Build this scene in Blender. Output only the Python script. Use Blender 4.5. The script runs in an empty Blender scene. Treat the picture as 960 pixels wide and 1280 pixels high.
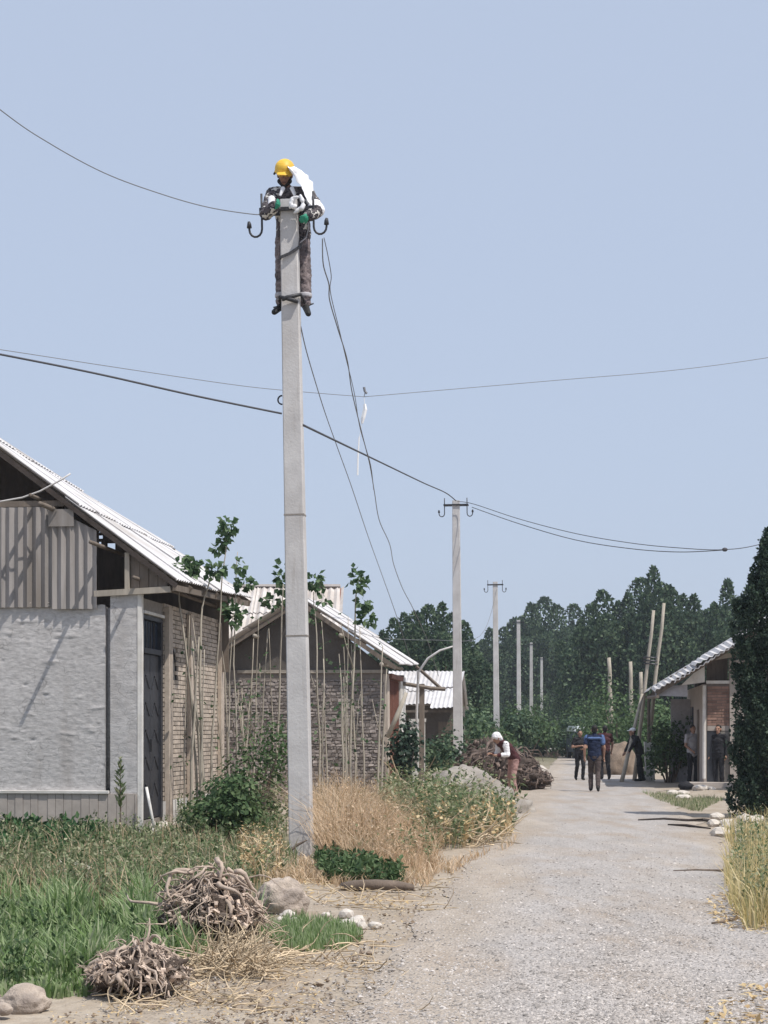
import bpy, bmesh, math, random
from mathutils import Vector, Matrix, noise as mnoise
random.seed(7)
R = math.radians
SC = bpy.context.scene
COL = SC.collection

# ------------------------------------------------------------------ camera, sky, sun, exposure
F, HZ, CH = 2400.0, 912.0, 1.55          # focal length in photo pixels, horizon row, eye height
cam = bpy.data.cameras.new('camera'); camo = bpy.data.objects.new('camera', cam); COL.objects.link(camo)
cam.sensor_fit = 'VERTICAL'; cam.sensor_height = 32.0; cam.lens = 32.0 * F / 1280.0
cam.shift_y = (HZ - 640.0) / 1280.0
cam.clip_start = 0.5; cam.clip_end = 6000
camo.location = (0, 0, CH); camo.rotation_euler = (R(90), 0, 0)
SC.camera = camo

SUN = Vector((0.45, -0.36, 1.0)).normalized()
world = bpy.data.worlds.new('World'); SC.world = world; world.use_nodes = True
wn = world.node_tree; wn.nodes.clear()
wo = wn.nodes.new('ShaderNodeOutputWorld'); bg = wn.nodes.new('ShaderNodeBackground')
sky = wn.nodes.new('ShaderNodeTexSky'); sky.sky_type = 'NISHITA'; sky.sun_disc = False
sky.sun_elevation = math.asin(SUN.z); sky.sun_rotation = math.atan2(SUN.x, SUN.y)
sky.air_density = 1.0; sky.dust_density = 3.0; sky.ozone_density = 2.0; sky.altitude = 400
mixn = wn.nodes.new('ShaderNodeMixRGB'); mixn.blend_type = 'MIX'; mixn.inputs[0].default_value = 0.75
mixn.inputs[2].default_value = (6.0, 6.95, 8.8, 1)      # milky summer haze over the clear sky
wn.links.new(sky.outputs[0], mixn.inputs[1]); wn.links.new(mixn.outputs[0], bg.inputs[0])
bg.inputs[1].default_value = 0.1
wn.links.new(bg.outputs[0], wo.inputs[0])
sl = bpy.data.lights.new('sun', 'SUN'); sl.energy = 4.3; sl.angle = R(0.5); sl.color = (1.0, 0.945, 0.87)
so = bpy.data.objects.new('sun', sl); COL.objects.link(so); so.rotation_euler = SUN.to_track_quat('Z', 'Y').to_euler()
SC.view_settings.view_transform = 'Standard'; SC.view_settings.look = 'None'
SC.view_settings.exposure = 0.0; SC.view_settings.gamma = 1.0; SC.view_settings.use_curve_mapping = False

# ------------------------------------------------------------------ helpers
def rnd(a, b): return random.uniform(a, b)
def at(px, py, D): return Vector(((px - 480) * D / F, D, CH + (HZ - py) * D / F))
def gd(py): return CH * F / (py - HZ)                    # distance of a ground point seen at row py
def onroad(x, y):                                         # metres outside the gravel
    c = 0.30 + 0.103 * y
    return abs(x - c) - 1.75
def gz(x, y):
    d = onroad(x, y)
    if d < 0: return 0.0
    k = min(1.0, d / 1.2)
    z = k * (0.05 * mnoise.noise((x * 0.8, y * 0.5, 1.3)) + 0.02 * mnoise.noise((x * 2.7, y * 2.1, 5.1)))
    return z + 0.012 * k
def gpt(px, py):
    D = gd(py); x = (px - 480) * D / F
    return Vector((x, D, gz(x, D)))

class MB:
    def __init__(s): s.v = []; s.f = []; s.m = []; s.a = []
    def add(s, vs, fs, mi=0):
        b = len(s.v); s.v.extend([tuple(p) for p in vs])
        s.f.extend([tuple(i + b for i in q) for q in fs]); s.m.extend([mi] * len(fs))
    def box(s, x0, x1, y0, y1, z0, z1, mi=0, j=0.0):
        vs = [(x, y, z) for z in (z0, z1) for y in (y0, y1) for x in (x0, x1)]
        if j: vs = [(x + rnd(-j, j), y + rnd(-j, j), z + rnd(-j, j)) for x, y, z in vs]
        s.add(vs, [(0, 2, 3, 1), (4, 5, 7, 6), (0, 1, 5, 4), (2, 6, 7, 3), (0, 4, 6, 2), (1, 3, 7, 5)], mi)
    def obox(s, p0, p1, w, h, mi=0, up=(0, 0, 1)):         # bar from p0 to p1, w sideways, h along up
        p0 = Vector(p0); p1 = Vector(p1); d = (p1 - p0).normalized(); u = Vector(up)
        sd = d.cross(u)
        if sd.length < 1e-4: sd = d.cross(Vector((1, 0, 0)))
        sd.normalize(); u = sd.cross(d).normalized()
        vs = [p + sd * a * w / 2 + u * b * h / 2 for p in (p0, p1) for (a, b) in ((-1, -1), (1, -1), (1, 1), (-1, 1))]
        s.add(vs, [(0, 1, 2, 3), (7, 6, 5, 4), (0, 4, 5, 1), (1, 5, 6, 2), (2, 6, 7, 3), (3, 7, 4, 0)], mi)
    def tube(s, path, rad, n=6, mi=0):
        path = [Vector(p) for p in path]; m = len(path)
        if not hasattr(rad, '__len__'): rad = [rad] * m
        d0 = (path[1] - path[0]).normalized()
        a = d0.cross(Vector((0, 0, 1)))
        if a.length < 1e-3: a = d0.cross(Vector((1, 0, 0)))
        a.normalize(); vs = []
        for i, p in enumerate(path):
            d = (path[min(i + 1, m - 1)] - path[max(i - 1, 0)])
            if d.length < 1e-9: d = d0
            d.normalize(); a = a - d * a.dot(d)
            if a.length < 1e-4: a = d.orthogonal()
            a.normalize(); b = d.cross(a)
            for k in range(n):
                t = 2 * math.pi * k / n
                vs.append(p + (a * math.cos(t) + b * math.sin(t)) * rad[i])
        fs = [(i * n + k, i * n + (k + 1) % n, (i + 1) * n + (k + 1) % n, (i + 1) * n + k) for i in range(m - 1) for k in range(n)]
        fs.append(tuple(range(n - 1, -1, -1))); fs.append(tuple((m - 1) * n + k for k in range(n)))
        s.add(vs, fs, mi)
    def ell(s, c, r, mi=0, nu=10, nv=6, rot=None):
        c = Vector(c); vs = []
        for i in range(nv + 1):
            ph = math.pi * i / nv
            for k in range(nu):
                t = 2 * math.pi * k / nu
                q = Vector((r[0] * math.sin(ph) * math.cos(t), r[1] * math.sin(ph) * math.sin(t), r[2] * math.cos(ph)))
                if rot: q = rot @ q
                vs.append(c + q)
        fs = [(i * nu + k, (i + 1) * nu + k, (i + 1) * nu + (k + 1) % nu, i * nu + (k + 1) % nu) for i in range(nv) for k in range(nu)]
        s.add(vs, fs, mi)
    def cap(s, p0, p1, r0, r1, n=10, side=None, k=1.0):     # capsule, optionally k times wider along side
        p0 = Vector(p0); p1 = Vector(p1); d = (p1 - p0)
        L = max(d.length, 1e-5); d /= L
        a = Vector(side) if side else d.orthogonal()
        a = a - d * a.dot(d)
        if a.length < 1e-4: a = d.orthogonal()
        a.normalize(); b = d.cross(a); vs = []; rings = []
        for i in range(4):
            t = math.pi / 2 * (1 - i / 3.0) * 0.98; rings.append((-math.sin(t) * r0, math.cos(t) * r0))
        for i in range(4):
            t = math.pi / 2 * i / 3.0 * 0.98; rings.append((L + math.sin(t) * r1, math.cos(t) * r1))
        for h, r in rings:
            for q in range(n):
                t = 2 * math.pi * q / n
                vs.append(p0 + d * h + a * math.cos(t) * r * k + b * math.sin(t) * r)
        m = len(rings)
        fs = [(i * n + q, i * n + (q + 1) % n, (i + 1) * n + (q + 1) % n, (i + 1) * n + q) for i in range(m - 1) for q in range(n)]
        fs.append(tuple(range(n - 1, -1, -1))); fs.append(tuple((m - 1) * n + q for q in range(n)))
        s.add(vs, fs)
    def mesh(s, name, mats, smooth=False):
        me = bpy.data.meshes.new(name); me.from_pydata(s.v, [], s.f)
        for m_ in (mats if isinstance(mats, (list, tuple)) else [mats]): me.materials.append(m_)
        if any(s.m): me.polygons.foreach_set('material_index', s.m)
        if smooth: me.polygons.foreach_set('use_smooth', [True] * len(me.polygons))
        me.update(); return me
    def build(s, name, mats, parent=None, smooth=False, loc=None):
        return link(name, s.mesh(name, mats, smooth), parent, loc)

def link(name, data, parent=None, loc=None):
    o = bpy.data.objects.new(name, data); COL.objects.link(o)
    if parent is not None: o.parent = parent
    if loc is not None: o.location = loc
    return o
def tag(o, label=None, cat=None, group=None, kind=None):
    if label: o['label'] = label
    if cat: o['category'] = cat
    if group: o['group'] = group
    if kind: o['kind'] = kind
    return o
def empty(name, loc, rz=0.0): 
    o = link(name, None, None, loc); o.rotation_euler = (0, 0, rz); o.empty_display_size = 0.2; return o
def copy_tree(o, parent=None):
    c = o.copy(); COL.objects.link(c); c.parent = parent
    for ch in [x for x in list(COL.objects) if x.parent == o]: copy_tree(ch, c)
    return c
def remesh(mb, name, mat_, parent, voxel, smooth=4):
    tmp = mb.build('tmp', mat_)
    m = tmp.modifiers.new('r', 'REMESH'); m.mode = 'VOXEL'; m.voxel_size = voxel
    if smooth:
        q = tmp.modifiers.new('s', 'SMOOTH'); q.iterations = smooth; q.factor = 0.5
    dg = bpy.context.evaluated_depsgraph_get()
    me = bpy.data.meshes.new_from_object(tmp.evaluated_get(dg)); me.name = name
    old = tmp.data; bpy.data.objects.remove(tmp); bpy.data.meshes.remove(old)
    me.materials.clear()
    for m_ in (mat_ if isinstance(mat_, (list, tuple)) else [mat_]): me.materials.append(m_)
    if name in ('shirt', 'trousers', 'white_sleeve', 'white_rag', 'head_scarf', 'light_yoke'):     # creases
        nr = [v.normal.copy() for v in me.vertices]
        for v, n in zip(me.vertices, nr):
            c = v.co; v.co = c + n * (.011 * mnoise.noise((c.x * 9, c.y * 9, c.z * 17)) + .007 * mnoise.noise((c.x * 22, c.y * 22, c.z * 30)))
    me.polygons.foreach_set('use_smooth', [True] * len(me.polygons))
    return link(name, me, parent)

# ------------------------------------------------------------------ materials
def new_mat(name):
    m = bpy.data.materials.new(name); m.use_nodes = True
    nt = m.node_tree; b = nt.nodes['Principled BSDF']; return m, nt, b
def coords(nt, scale=(1, 1, 1), world_=False):
    n = nt.nodes
    if world_:
        tc = n.new('ShaderNodeNewGeometry'); out = tc.outputs['Position']
    else:
        tc = n.new('ShaderNodeTexCoord'); out = tc.outputs['Object']
    mp = n.new('ShaderNodeMapping'); mp.inputs['Scale'].default_value = scale
    nt.links.new(out, mp.inputs[0]); return mp.outputs[0]
def ramp(nt, fac, stops, const=False):
    r = nt.nodes.new('ShaderNodeValToRGB'); cr = r.color_ramp
    if const: cr.interpolation = 'CONSTANT'
    while len(cr.elements) < len(stops): cr.elements.new(0.5)
    for e, (p, c) in zip(cr.elements, stops): e.position = p; e.color = (c[0], c[1], c[2], 1)
    nt.links.new(fac, r.inputs[0]); return r.outputs[0]
def tex_noise(nt, vec, scale, detail=5, rough=0.6):
    t = nt.nodes.new('ShaderNodeTexNoise'); t.inputs['Scale'].default_value = scale
    t.inputs['Detail'].default_value = detail; t.inputs['Roughness'].default_value = rough
    nt.links.new(vec, t.inputs['Vector']); return t.outputs['Fac']
def bump(nt, b, h, strength=0.5, dist=0.02):
    bp = nt.nodes.new('ShaderNodeBump'); bp.inputs['Strength'].default_value = strength; bp.inputs['Distance'].default_value = dist
    nt.links.new(h, bp.inputs['Height']); nt.links.new(bp.outputs[0], b.inputs['Normal']); return bp
def mixc(nt, fac, a, b_, mode='MIX'):
    m = nt.nodes.new('ShaderNodeMixRGB'); m.blend_type = mode
    for i, x in ((0, fac), (1, a), (2, b_)):
        if hasattr(x, 'is_linked'): nt.links.new(x, m.inputs[i])
        elif isinstance(x, (int, float)): m.inputs[i].default_value = x
        else: m.inputs[i].default_value = (x[0], x[1], x[2], 1)
    return m.outputs[0]
def mul(c, k): return tuple(x * k for x in c)
def simple(name, col, rough=0.8, scale=6.0, var=0.25, bmp=0.3, dist=0.01, stretch=(1, 1, 1), metal=0.0, island=0.0, dirt=None, spec=0.3):
    m, nt, b = new_mat(name); v = coords(nt, stretch)
    n1 = tex_noise(nt, v, scale, 6); 
    c = ramp(nt, n1, [(0.25, mul(col, 1 - var)), (0.75, mul(col, 1 + var))])
    if dirt:
        n2 = tex_noise(nt, v, scale * 0.23, 4)
        f = ramp(nt, n2, [(0.48, (0, 0, 0)), (0.68, (1, 1, 1))]); c = mixc(nt, f, c, dirt)
    if island:
        g = nt.nodes.new('ShaderNodeNewGeometry')
        k = ramp(nt, g.outputs['Random Per Island'], [(0, (1 - island,) * 3), (1, (1 + island,) * 3)])
        c = mixc(nt, 1.0, c, k, 'MULTIPLY')
    nt.links.new(c, b.inputs['Base Color']); b.inputs['Roughness'].default_value = rough; b.inputs['Metallic'].default_value = metal
    b.inputs['Specular IOR Level'].default_value = spec
    if bmp: bump(nt, b, tex_noise(nt, v, scale * 4, 5), bmp, dist)
    return m
def leafmat(name, cols, trans=0.35, rough=0.6):
    m, nt, b = new_mat(name)
    g = nt.nodes.new('ShaderNodeNewGeometry')
    c = ramp(nt, g.outputs['Random Per Island'], [(i / max(1, len(cols) - 1), k) for i, k in enumerate(cols)])
    nt.links.new(c, b.inputs['Base Color']); b.inputs['Roughness'].default_value = rough; b.inputs['Specular IOR Level'].default_value = 0.25
    t = nt.nodes.new('ShaderNodeBsdfTranslucent'); nt.links.new(c, t.inputs[0])
    mx = nt.nodes.new('ShaderNodeMixShader'); mx.inputs[0].default_value = trans
    nt.links.new(b.outputs[0], mx.inputs[1]); nt.links.new(t.outputs[0], mx.inputs[2])
    nt.links.new(mx.outputs[0], nt.nodes['Material Output'].inputs[0]); return m

M = {}
M['concrete'] = simple('pole_concrete', (0.55, 0.535, 0.53), 0.88, 9, 0.16, 0.45, 0.008, (1, 1, 0.22), dirt=(0.42, 0.395, 0.37))
M['steel'] = simple('dark_steel', (0.05, 0.05, 0.055), 0.5, 30, 0.3, 0.1, 0.003, metal=0.4)
M['wire'] = simple('wire', (0.19, 0.195, 0.21), 0.6, 20, 0.1, 0, spec=0.3)
M['cable'] = simple('black_cable', (0.07, 0.07, 0.078), 0.6, 20, 0.1, 0)
M['white_scrap'] = simple('white_scrap', (0.8, 0.8, 0.8), 0.7, 12, 0.05, 0.1)
M['roof'] = simple('fibre_cement', (0.56, 0.55, 0.555), 0.8, 3, 0.16, 0.25, 0.006, dirt=(0.42, 0.395, 0.375), island=.08)
M['sheet'] = simple('weathered_fibre_cement', (0.31, 0.29, 0.28), 0.85, 7, 0.3, 0.3, 0.006, (1, 1, 0.12), dirt=(0.20, 0.178, 0.16))
M['old_roof'] = simple('old_fibre_cement', (0.56, 0.52, 0.49), 0.85, 3, 0.15, 0.2, 0.006, dirt=(0.45, 0.40, 0.36))
M['timber'] = simple('old_timber', (0.17, 0.14, 0.115), 0.85, 10, 0.3, 0.4, 0.01, (1, 1, 0.2))
M['pale_timber'] = simple('bleached_timber', (0.36, 0.32, 0.27), 0.85, 8, 0.25, 0.3, 0.01, (1, 1, 0.2))
M['mud'] = simple('mud_plaster', (0.125, 0.112, 0.10), 0.95, 3, 0.2, 0.5, 0.02, dirt=(0.10, 0.088, 0.08))
M['plaster_smooth'] = simple('render_plaster', (0.40, 0.355, 0.32), 0.9, 4, 0.15, 0.4, 0.01)
M['brick'] = simple('pale_brick', (0.47, 0.40, 0.335), 0.9, 9, 0.2, 0.3, 0.006, island=0.22)
M['brick_red'] = simple('red_brown_brick', (0.30, 0.19, 0.15), 0.9, 9, 0.2, 0.3, 0.006, island=0.25)
M['mortar'] = simple('mortar', (0.27, 0.245, 0.22), 0.95, 12, 0.2, 0.4, 0.01)
M['stone'] = simple('field_stone', (0.30, 0.262, 0.24), 0.9, 10, 0.25, 0.4, 0.01, island=0.3)
M['darkmortar'] = simple('mud_mortar', (0.20, 0.175, 0.155), 0.95, 12, 0.2, 0.4, 0.01)
M['iron_door'] = simple('dark_iron_door', (0.035, 0.037, 0.045), 0.5, 12, 0.3, 0.1, 0.004, spec=0.4)
M['rust'] = simple('rusty_red_metal', (0.21, 0.10, 0.075), 0.8, 5, 0.3, 0.3, 0.006)
M['whitewash'] = simple('whitewash', (0.68, 0.66, 0.63), 0.9, 6, 0.12, 0.3, 0.01, dirt=(0.5, 0.47, 0.42))
M['bark'] = simple('bark', (0.16, 0.125, 0.10), 0.95, 9, 0.35, 0.6, 0.02, (1, 1, 0.4))
M['dead_wood'] = simple('dark_dead_wood', (0.06, 0.048, 0.042), 0.95, 9, 0.3, 0.4, 0.01)
M['bark_pale'] = simple('pale_bark', (0.38, 0.34, 0.28), 0.9, 12, 0.25, 0.3, 0.01, (1, 1, 0.3))
M['root'] = simple('dry_root', (0.40, 0.32, 0.26), 0.9, 14, 0.35, 0.5, 0.01, island=0.75)
M['root_core'] = simple('root_core', (0.09, 0.068, 0.055), 0.95, 9, 0.5, 0.9, 0.03)
M['root_dark'] = simple('dark_root', (0.16, 0.122, 0.104), 0.95, 8, 0.45, 0.7, 0.03, island=0.8)
M['twig'] = simple('dry_twig', (0.44, 0.35, 0.24), 0.9, 10, 0.3, 0, island=0.45)
M['boulder'] = simple('boulder', (0.46, 0.385, 0.32), 0.95, 16, 0.35, 0.8, 0.02, dirt=(0.24, 0.20, 0.175))
M['rubble'] = simple('pale_rubble', (0.47, 0.43, 0.385), 0.9, 14, 0.2, 0.4, 0.01, island=0.2)
M['earth'] = simple('grey_earth', (0.33, 0.30, 0.265), 0.95, 3, 0.25, 0.7, 0.04, dirt=(0.24, 0.21, 0.18))
M['clod'] = simple('brown_earth', (0.22, 0.17, 0.13), 0.95, 5, 0.3, 0.7, 0.04)
M['gravelstone'] = simple('gravel_stone', (0.38, 0.35, 0.325), 0.9, 20, 0.15, 0, island=0.5)
M['skin'] = simple('skin', (0.36, 0.21, 0.15), 0.6, 20, 0.08, 0)
M['skin_tan'] = simple('tanned_skin', (0.26, 0.145, 0.10), 0.6, 20, 0.08, 0)
M['hair'] = simple('black_hair', (0.015, 0.013, 0.012), 0.6, 40, 0.3, 0.2)
M['eye'] = simple('dark_eye', (0.02, 0.018, 0.016), 0.3, 40, 0.1, 0)
M['yellow'] = simple('yellow_plastic', (0.80, 0.50, 0.05), 0.5, 14, 0.12, 0.15, 0.004, spec=0.4, dirt=(0.66, 0.40, 0.05))
M['glove'] = simple('green_glove', (0.03, 0.24, 0.15), 0.7, 30, 0.2, 0.1)
M['boot'] = simple('black_boot', (0.02, 0.02, 0.02), 0.6, 20, 0.2, 0.1)
M['strap'] = simple('webbing_strap', (0.05, 0.05, 0.055), 0.8, 30, 0.3, 0.2)
M['white_cloth'] = simple('white_cloth', (0.78, 0.78, 0.80), 0.85, 8, 0.05, 0.3, 0.01)
M['navy'] = simple('navy_cloth', (0.012, 0.02, 0.05), 0.9, 12, 0.3, 0.3, 0.01)
M['blue_trim'] = simple('light_blue_cloth', (0.085, 0.14, 0.29), 0.9, 12, 0.2, 0.3, 0.01)
M['black_cloth'] = simple('black_cloth', (0.022, 0.022, 0.026), 0.9, 12, 0.3, 0.3, 0.01)
M['maroon'] = simple('dark_maroon_cloth', (0.065, 0.022, 0.025), 0.9, 12, 0.3, 0.3, 0.01)
M['brown_cloth'] = simple('grey_brown_cloth', (0.075, 0.058, 0.055), 0.9, 12, 0.3, 0.3, 0.01)
M['pink_cloth'] = simple('faded_pink_cloth', (0.36, 0.22, 0.20), 0.9, 12, 0.3, 0.3, 0.01)
M['grey_cloth'] = simple('pale_grey_cloth', (0.42, 0.41, 0.43), 0.9, 12, 0.15, 0.3, 0.01)
M['carpaint'] = simple('white_car_paint', (0.72, 0.76, 0.78), 0.3, 3, 0.03, 0, spec=0.5)
M['carblue'] = simple('dark_blue_car_paint', (0.02, 0.03, 0.07), 0.3, 3, 0.03, 0, spec=0.5)
M['glass'] = simple('dark_glass', (0.02, 0.03, 0.05), 0.08, 3, 0.03, 0, spec=0.6)
M['rubber'] = simple('rubber', (0.02, 0.02, 0.02), 0.8, 20, 0.1, 0.1)
M['lamp'] = simple('clear_lamp', (0.7, 0.7, 0.68), 0.15, 3, 0.03, 0, spec=0.6)

def camo(name, cols, scale, rough=0.9):
    m, nt, b = new_mat(name); v = coords(nt, (1, 1, 1))
    n = tex_noise(nt, v, scale, 3, 0.6)
    c = ramp(nt, n, [(0.0, cols[0]), (0.40, cols[1]), (0.50, cols[2]), (0.57, cols[3])], True)
    nt.links.new(c, b.inputs['Base Color']); b.inputs['Roughness'].default_value = rough
    bump(nt, b, tex_noise(nt, v, 14, 3), 0.4, 0.02); return m
M['camo'] = camo('camouflage_jacket', [(0.02, 0.018, 0.022), (0.10, 0.085, 0.09), (0.025, 0.024, 0.032), (0.60, 0.58, 0.54)], 12)
M['camo_dark'] = camo('camouflage_trousers', [(0.06, 0.05, 0.055), (0.12, 0.098, 0.10), (0.22, 0.18, 0.18), (0.15, 0.12, 0.12)], 6)

def pole_concrete():
    m, nt, b = new_mat('pole_concrete'); v = coords(nt)
    n1 = tex_noise(nt, v, 3.2, 6); c = ramp(nt, n1, [(0.3, (0.46, 0.445, 0.44)), (0.7, (0.60, 0.585, 0.575))])
    st = tex_noise(nt, coords(nt, (1, 1, .045)), 26, 4); c = mixc(nt, ramp(nt, st, [(0.56, (0,) * 3), (0.74, (0.55,) * 3)]), c, (0.33, 0.30, 0.27))
    sp = tex_noise(nt, v, 48, 3); c = mixc(nt, ramp(nt, sp, [(0.66, (0,) * 3), (0.72, (0.8,) * 3)]), c, (0.30, 0.285, 0.27))
    n3 = tex_noise(nt, coords(nt, (1, 1, .5)), 1.1, 4); c = mixc(nt, ramp(nt, n3, [(0.5, (0,) * 3), (0.7, (0.5,) * 3)]), c, (0.40, 0.37, 0.345))
    nt.links.new(c, b.inputs['Base Color']); b.inputs['Roughness'].default_value = 0.92
    bump(nt, b, tex_noise(nt, v, 30, 5), 0.5, 0.008); return m
M['concrete'] = pole_concrete()
def plaster_rough():
    m, nt, b = new_mat('rough_cement_plaster'); v = coords(nt, (1.0, 1.0, 2.2))
    n = tex_noise(nt, v, 11, 8, 0.7); n2 = tex_noise(nt, v, 1.2, 4)
    c = ramp(nt, n, [(0.30, (0.36, 0.345, 0.34)), (0.62, (0.58, 0.56, 0.55))])
    c = mixc(nt, ramp(nt, n2, [(0.4, (0.0,) * 3), (0.7, (0.45,) * 3)]), c, (0.36, 0.345, 0.335))
    nt.links.new(c, b.inputs['Base Color']); b.inputs['Roughness'].default_value = 0.95
    n5 = tex_noise(nt, coords(nt, (1, 1, .25)), 2.3, 6); c2 = mixc(nt, ramp(nt, n5, [(0.52, (0.0,) * 3), (0.72, (0.6,) * 3)]), c, (0.33, 0.30, 0.28))
    vo = nt.nodes.new('ShaderNodeTexVoronoi'); vo.feature = 'DISTANCE_TO_EDGE'; vo.inputs['Scale'].default_value = 0.9
    dv = nt.nodes.new('ShaderNodeVectorMath'); dv.operation = 'ADD'; nt.links.new(coords(nt), dv.inputs[0])
    nz = nt.nodes.new('ShaderNodeTexNoise'); nz.inputs['Scale'].default_value = 3.0; nt.links.new(coords(nt), nz.inputs['Vector']); nt.links.new(nz.outputs['Color'], dv.inputs[1]); nt.links.new(dv.outputs[0], vo.inputs['Vector'])
    c2 = mixc(nt, ramp(nt, vo.outputs['Distance'], [(0.0, (0.6,) * 3), (0.008, (0.0,) * 3)]), c2, (0.16, 0.15, 0.145))
    nt.links.new(c2, b.inputs['Base Color'])
    bump(nt, b, n, 0.45, 0.025); return m
M['plaster'] = plaster_rough()

def ground_mat():
    m, nt, b = new_mat('dry_earth'); v = coords(nt, (1, 1, 1), True)
    n1 = tex_noise(nt, v, 0.9, 6); n2 = tex_noise(nt, v, 9, 6); n3 = tex_noise(nt, v, 60, 3)
    c = ramp(nt, n1, [(0.3, (0.33, 0.27, 0.205)), (0.7, (0.45, 0.39, 0.315))])
    c = mixc(nt, ramp(nt, n2, [(0.35, (0.0,) * 3), (0.7, (0.6,) * 3)]), c, (0.27, 0.215, 0.16))
    c = mixc(nt, ramp(nt, n3, [(0.60, (0,) * 3), (0.72, (0.8,) * 3)]), c, (0.50, 0.45, 0.39))
    n4 = tex_noise(nt, coords(nt, (1, .4, 1), True), 2.2, 5); c = mixc(nt, ramp(nt, n4, [(0.5, (0,) * 3), (0.68, (0.7,) * 3)]), c, (0.27, 0.20, 0.135))
    at_ = nt.nodes.new('ShaderNodeAttribute'); at_.attribute_name = 'green'
    g = ramp(nt, n2, [(0.3, (0.07, 0.085, 0.035)), (0.7, (0.17, 0.15, 0.085))])
    c = mixc(nt, at_.outputs['Fac'], c, g)
    nt.links.new(c, b.inputs['Base Color']); b.inputs['Roughness'].default_value = 0.95
    bump(nt, b, n2, 0.7, 0.06); return m
def road_mat():
    m, nt, b = new_mat('gravel'); v = coords(nt, (1, 1, 1), True)
    vo = nt.nodes.new('ShaderNodeTexVoronoi'); vo.inputs['Scale'].default_value = 42; nt.links.new(v, vo.inputs['Vector'])
    sep = nt.nodes.new('ShaderNodeSeparateColor'); nt.links.new(vo.outputs['Color'], sep.inputs[0])
    c = ramp(nt, sep.outputs[0], [(0.0, (0.24, 0.215, 0.20)), (0.3, (0.36, 0.328, 0.305)), (0.75, (0.43, 0.395, 0.37)), (1.0, (0.53, 0.49, 0.46))])
    nf = tex_noise(nt, v, 120, 4); c = mixc(nt, 0.45, c, ramp(nt, nf, [(0.3, (0.27, 0.25, 0.23)), (0.7, (0.55, 0.51, 0.475))]))
    n1 = tex_noise(nt, coords(nt, (1, 0.35, 1), True), 0.8, 6)
    at_ = nt.nodes.new('ShaderNodeAttribute'); at_.attribute_name = 'edge'
    ad = nt.nodes.new('ShaderNodeMath'); ad.operation = 'ADD'; nt.links.new(n1, ad.inputs[0]); nt.links.new(at_.outputs['Fac'], ad.inputs[1])
    f = ramp(nt, ad.outputs[0], [(0.52, (0,) * 3), (0.85, (0.95,) * 3)])
    n2 = tex_noise(nt, v, 9, 6)
    dirt = ramp(nt, n2, [(0.3, (0.36, 0.30, 0.24)), (0.7, (0.47, 0.41, 0.345))])
    c = mixc(nt, f, c, dirt)
    nl = tex_noise(nt, coords(nt, (1, 0.2, 1), True), 2.2, 4)
    c = mixc(nt, 1.0, c, ramp(nt, nl, [(0.3, (0.86,) * 3), (0.7, (1.1,) * 3)]), 'MULTIPLY')
    np_ = tex_noise(nt, coords(nt, (1, .3, 1), True), 1.5, 5); c = mixc(nt, ramp(nt, np_, [(0.48, (0,) * 3), (0.66, (0.75,) * 3)]), c, (0.35, 0.285, 0.225))
    nt.links.new(c, b.inputs['Base Color']); b.inputs['Roughness'].default_value = 0.95
    bump(nt, b, vo.outputs['Distance'], 0.9, 0.02); return m
M['ground'] = ground_mat(); M['road'] = road_mat()
M['leaf_poplar'] = leafmat('poplar_leaf', [(0.018, 0.044, 0.026), (0.048, 0.092, 0.048), (0.16, 0.22, 0.125)], 0.25)  # lightest stop puts sunlit crown highlights into the leaf colour
M['leaf_dark'] = leafmat('dark_leaf', [(0.012, 0.030, 0.020), (0.025, 0.050, 0.032), (0.085, 0.125, 0.08)], 0.2)  # palest stop paints highlights on the dark foliage as lighter leaves
M['leaf_mid'] = leafmat('bush_leaf', [(0.03, 0.065, 0.025), (0.06, 0.11, 0.04), (0.14, 0.20, 0.09)], 0.3)
M['leaf_sap'] = leafmat('sapling_leaf', [(0.035, 0.075, 0.035), (0.07, 0.13, 0.055), (0.20, 0.28, 0.15)], 0.4)
M['leaf_olive'] = leafmat('weed_leaf', [(0.05, 0.09, 0.035), (0.12, 0.17, 0.07), (0.24, 0.28, 0.15), (0.42, 0.40, 0.27)], 0.35)
M['leaf_crop'] = leafmat('crop_leaf', [(0.02, 0.065, 0.025), (0.035, 0.10, 0.035), (0.07, 0.14, 0.05)], 0.3)
M['grass'] = leafmat('green_grass', [(0.07, 0.13, 0.04), (0.16, 0.25, 0.08), (0.36, 0.44, 0.24), (0.19, 0.29, 0.11), (0.46, 0.48, 0.32)], 0.4)
M['grass_mix'] = leafmat('mixed_grass', [(0.08, 0.12, 0.05), (0.17, 0.22, 0.10), (0.46, 0.42, 0.30), (0.26, 0.28, 0.15), (0.13, 0.18, 0.08)], 0.35)
M['grass_dry'] = leafmat('golden_grass', [(0.40, 0.27, 0.155), (0.64, 0.47, 0.31), (0.78, 0.63, 0.46), (0.52, 0.36, 0.22), (0.24, 0.20, 0.11)], 0.4)
M['grass_yel'] = leafmat('yellow_grass', [(0.40, 0.32, 0.13), (0.62, 0.50, 0.26), (0.27, 0.26, 0.11), (0.76, 0.63, 0.38), (0.36, 0.33, 0.14)], 0.4)
M['dead_leaf'] = leafmat('dead_leaf', [(0.36, 0.24, 0.12), (0.58, 0.44, 0.24), (0.68, 0.56, 0.36)], 0.2)

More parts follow.
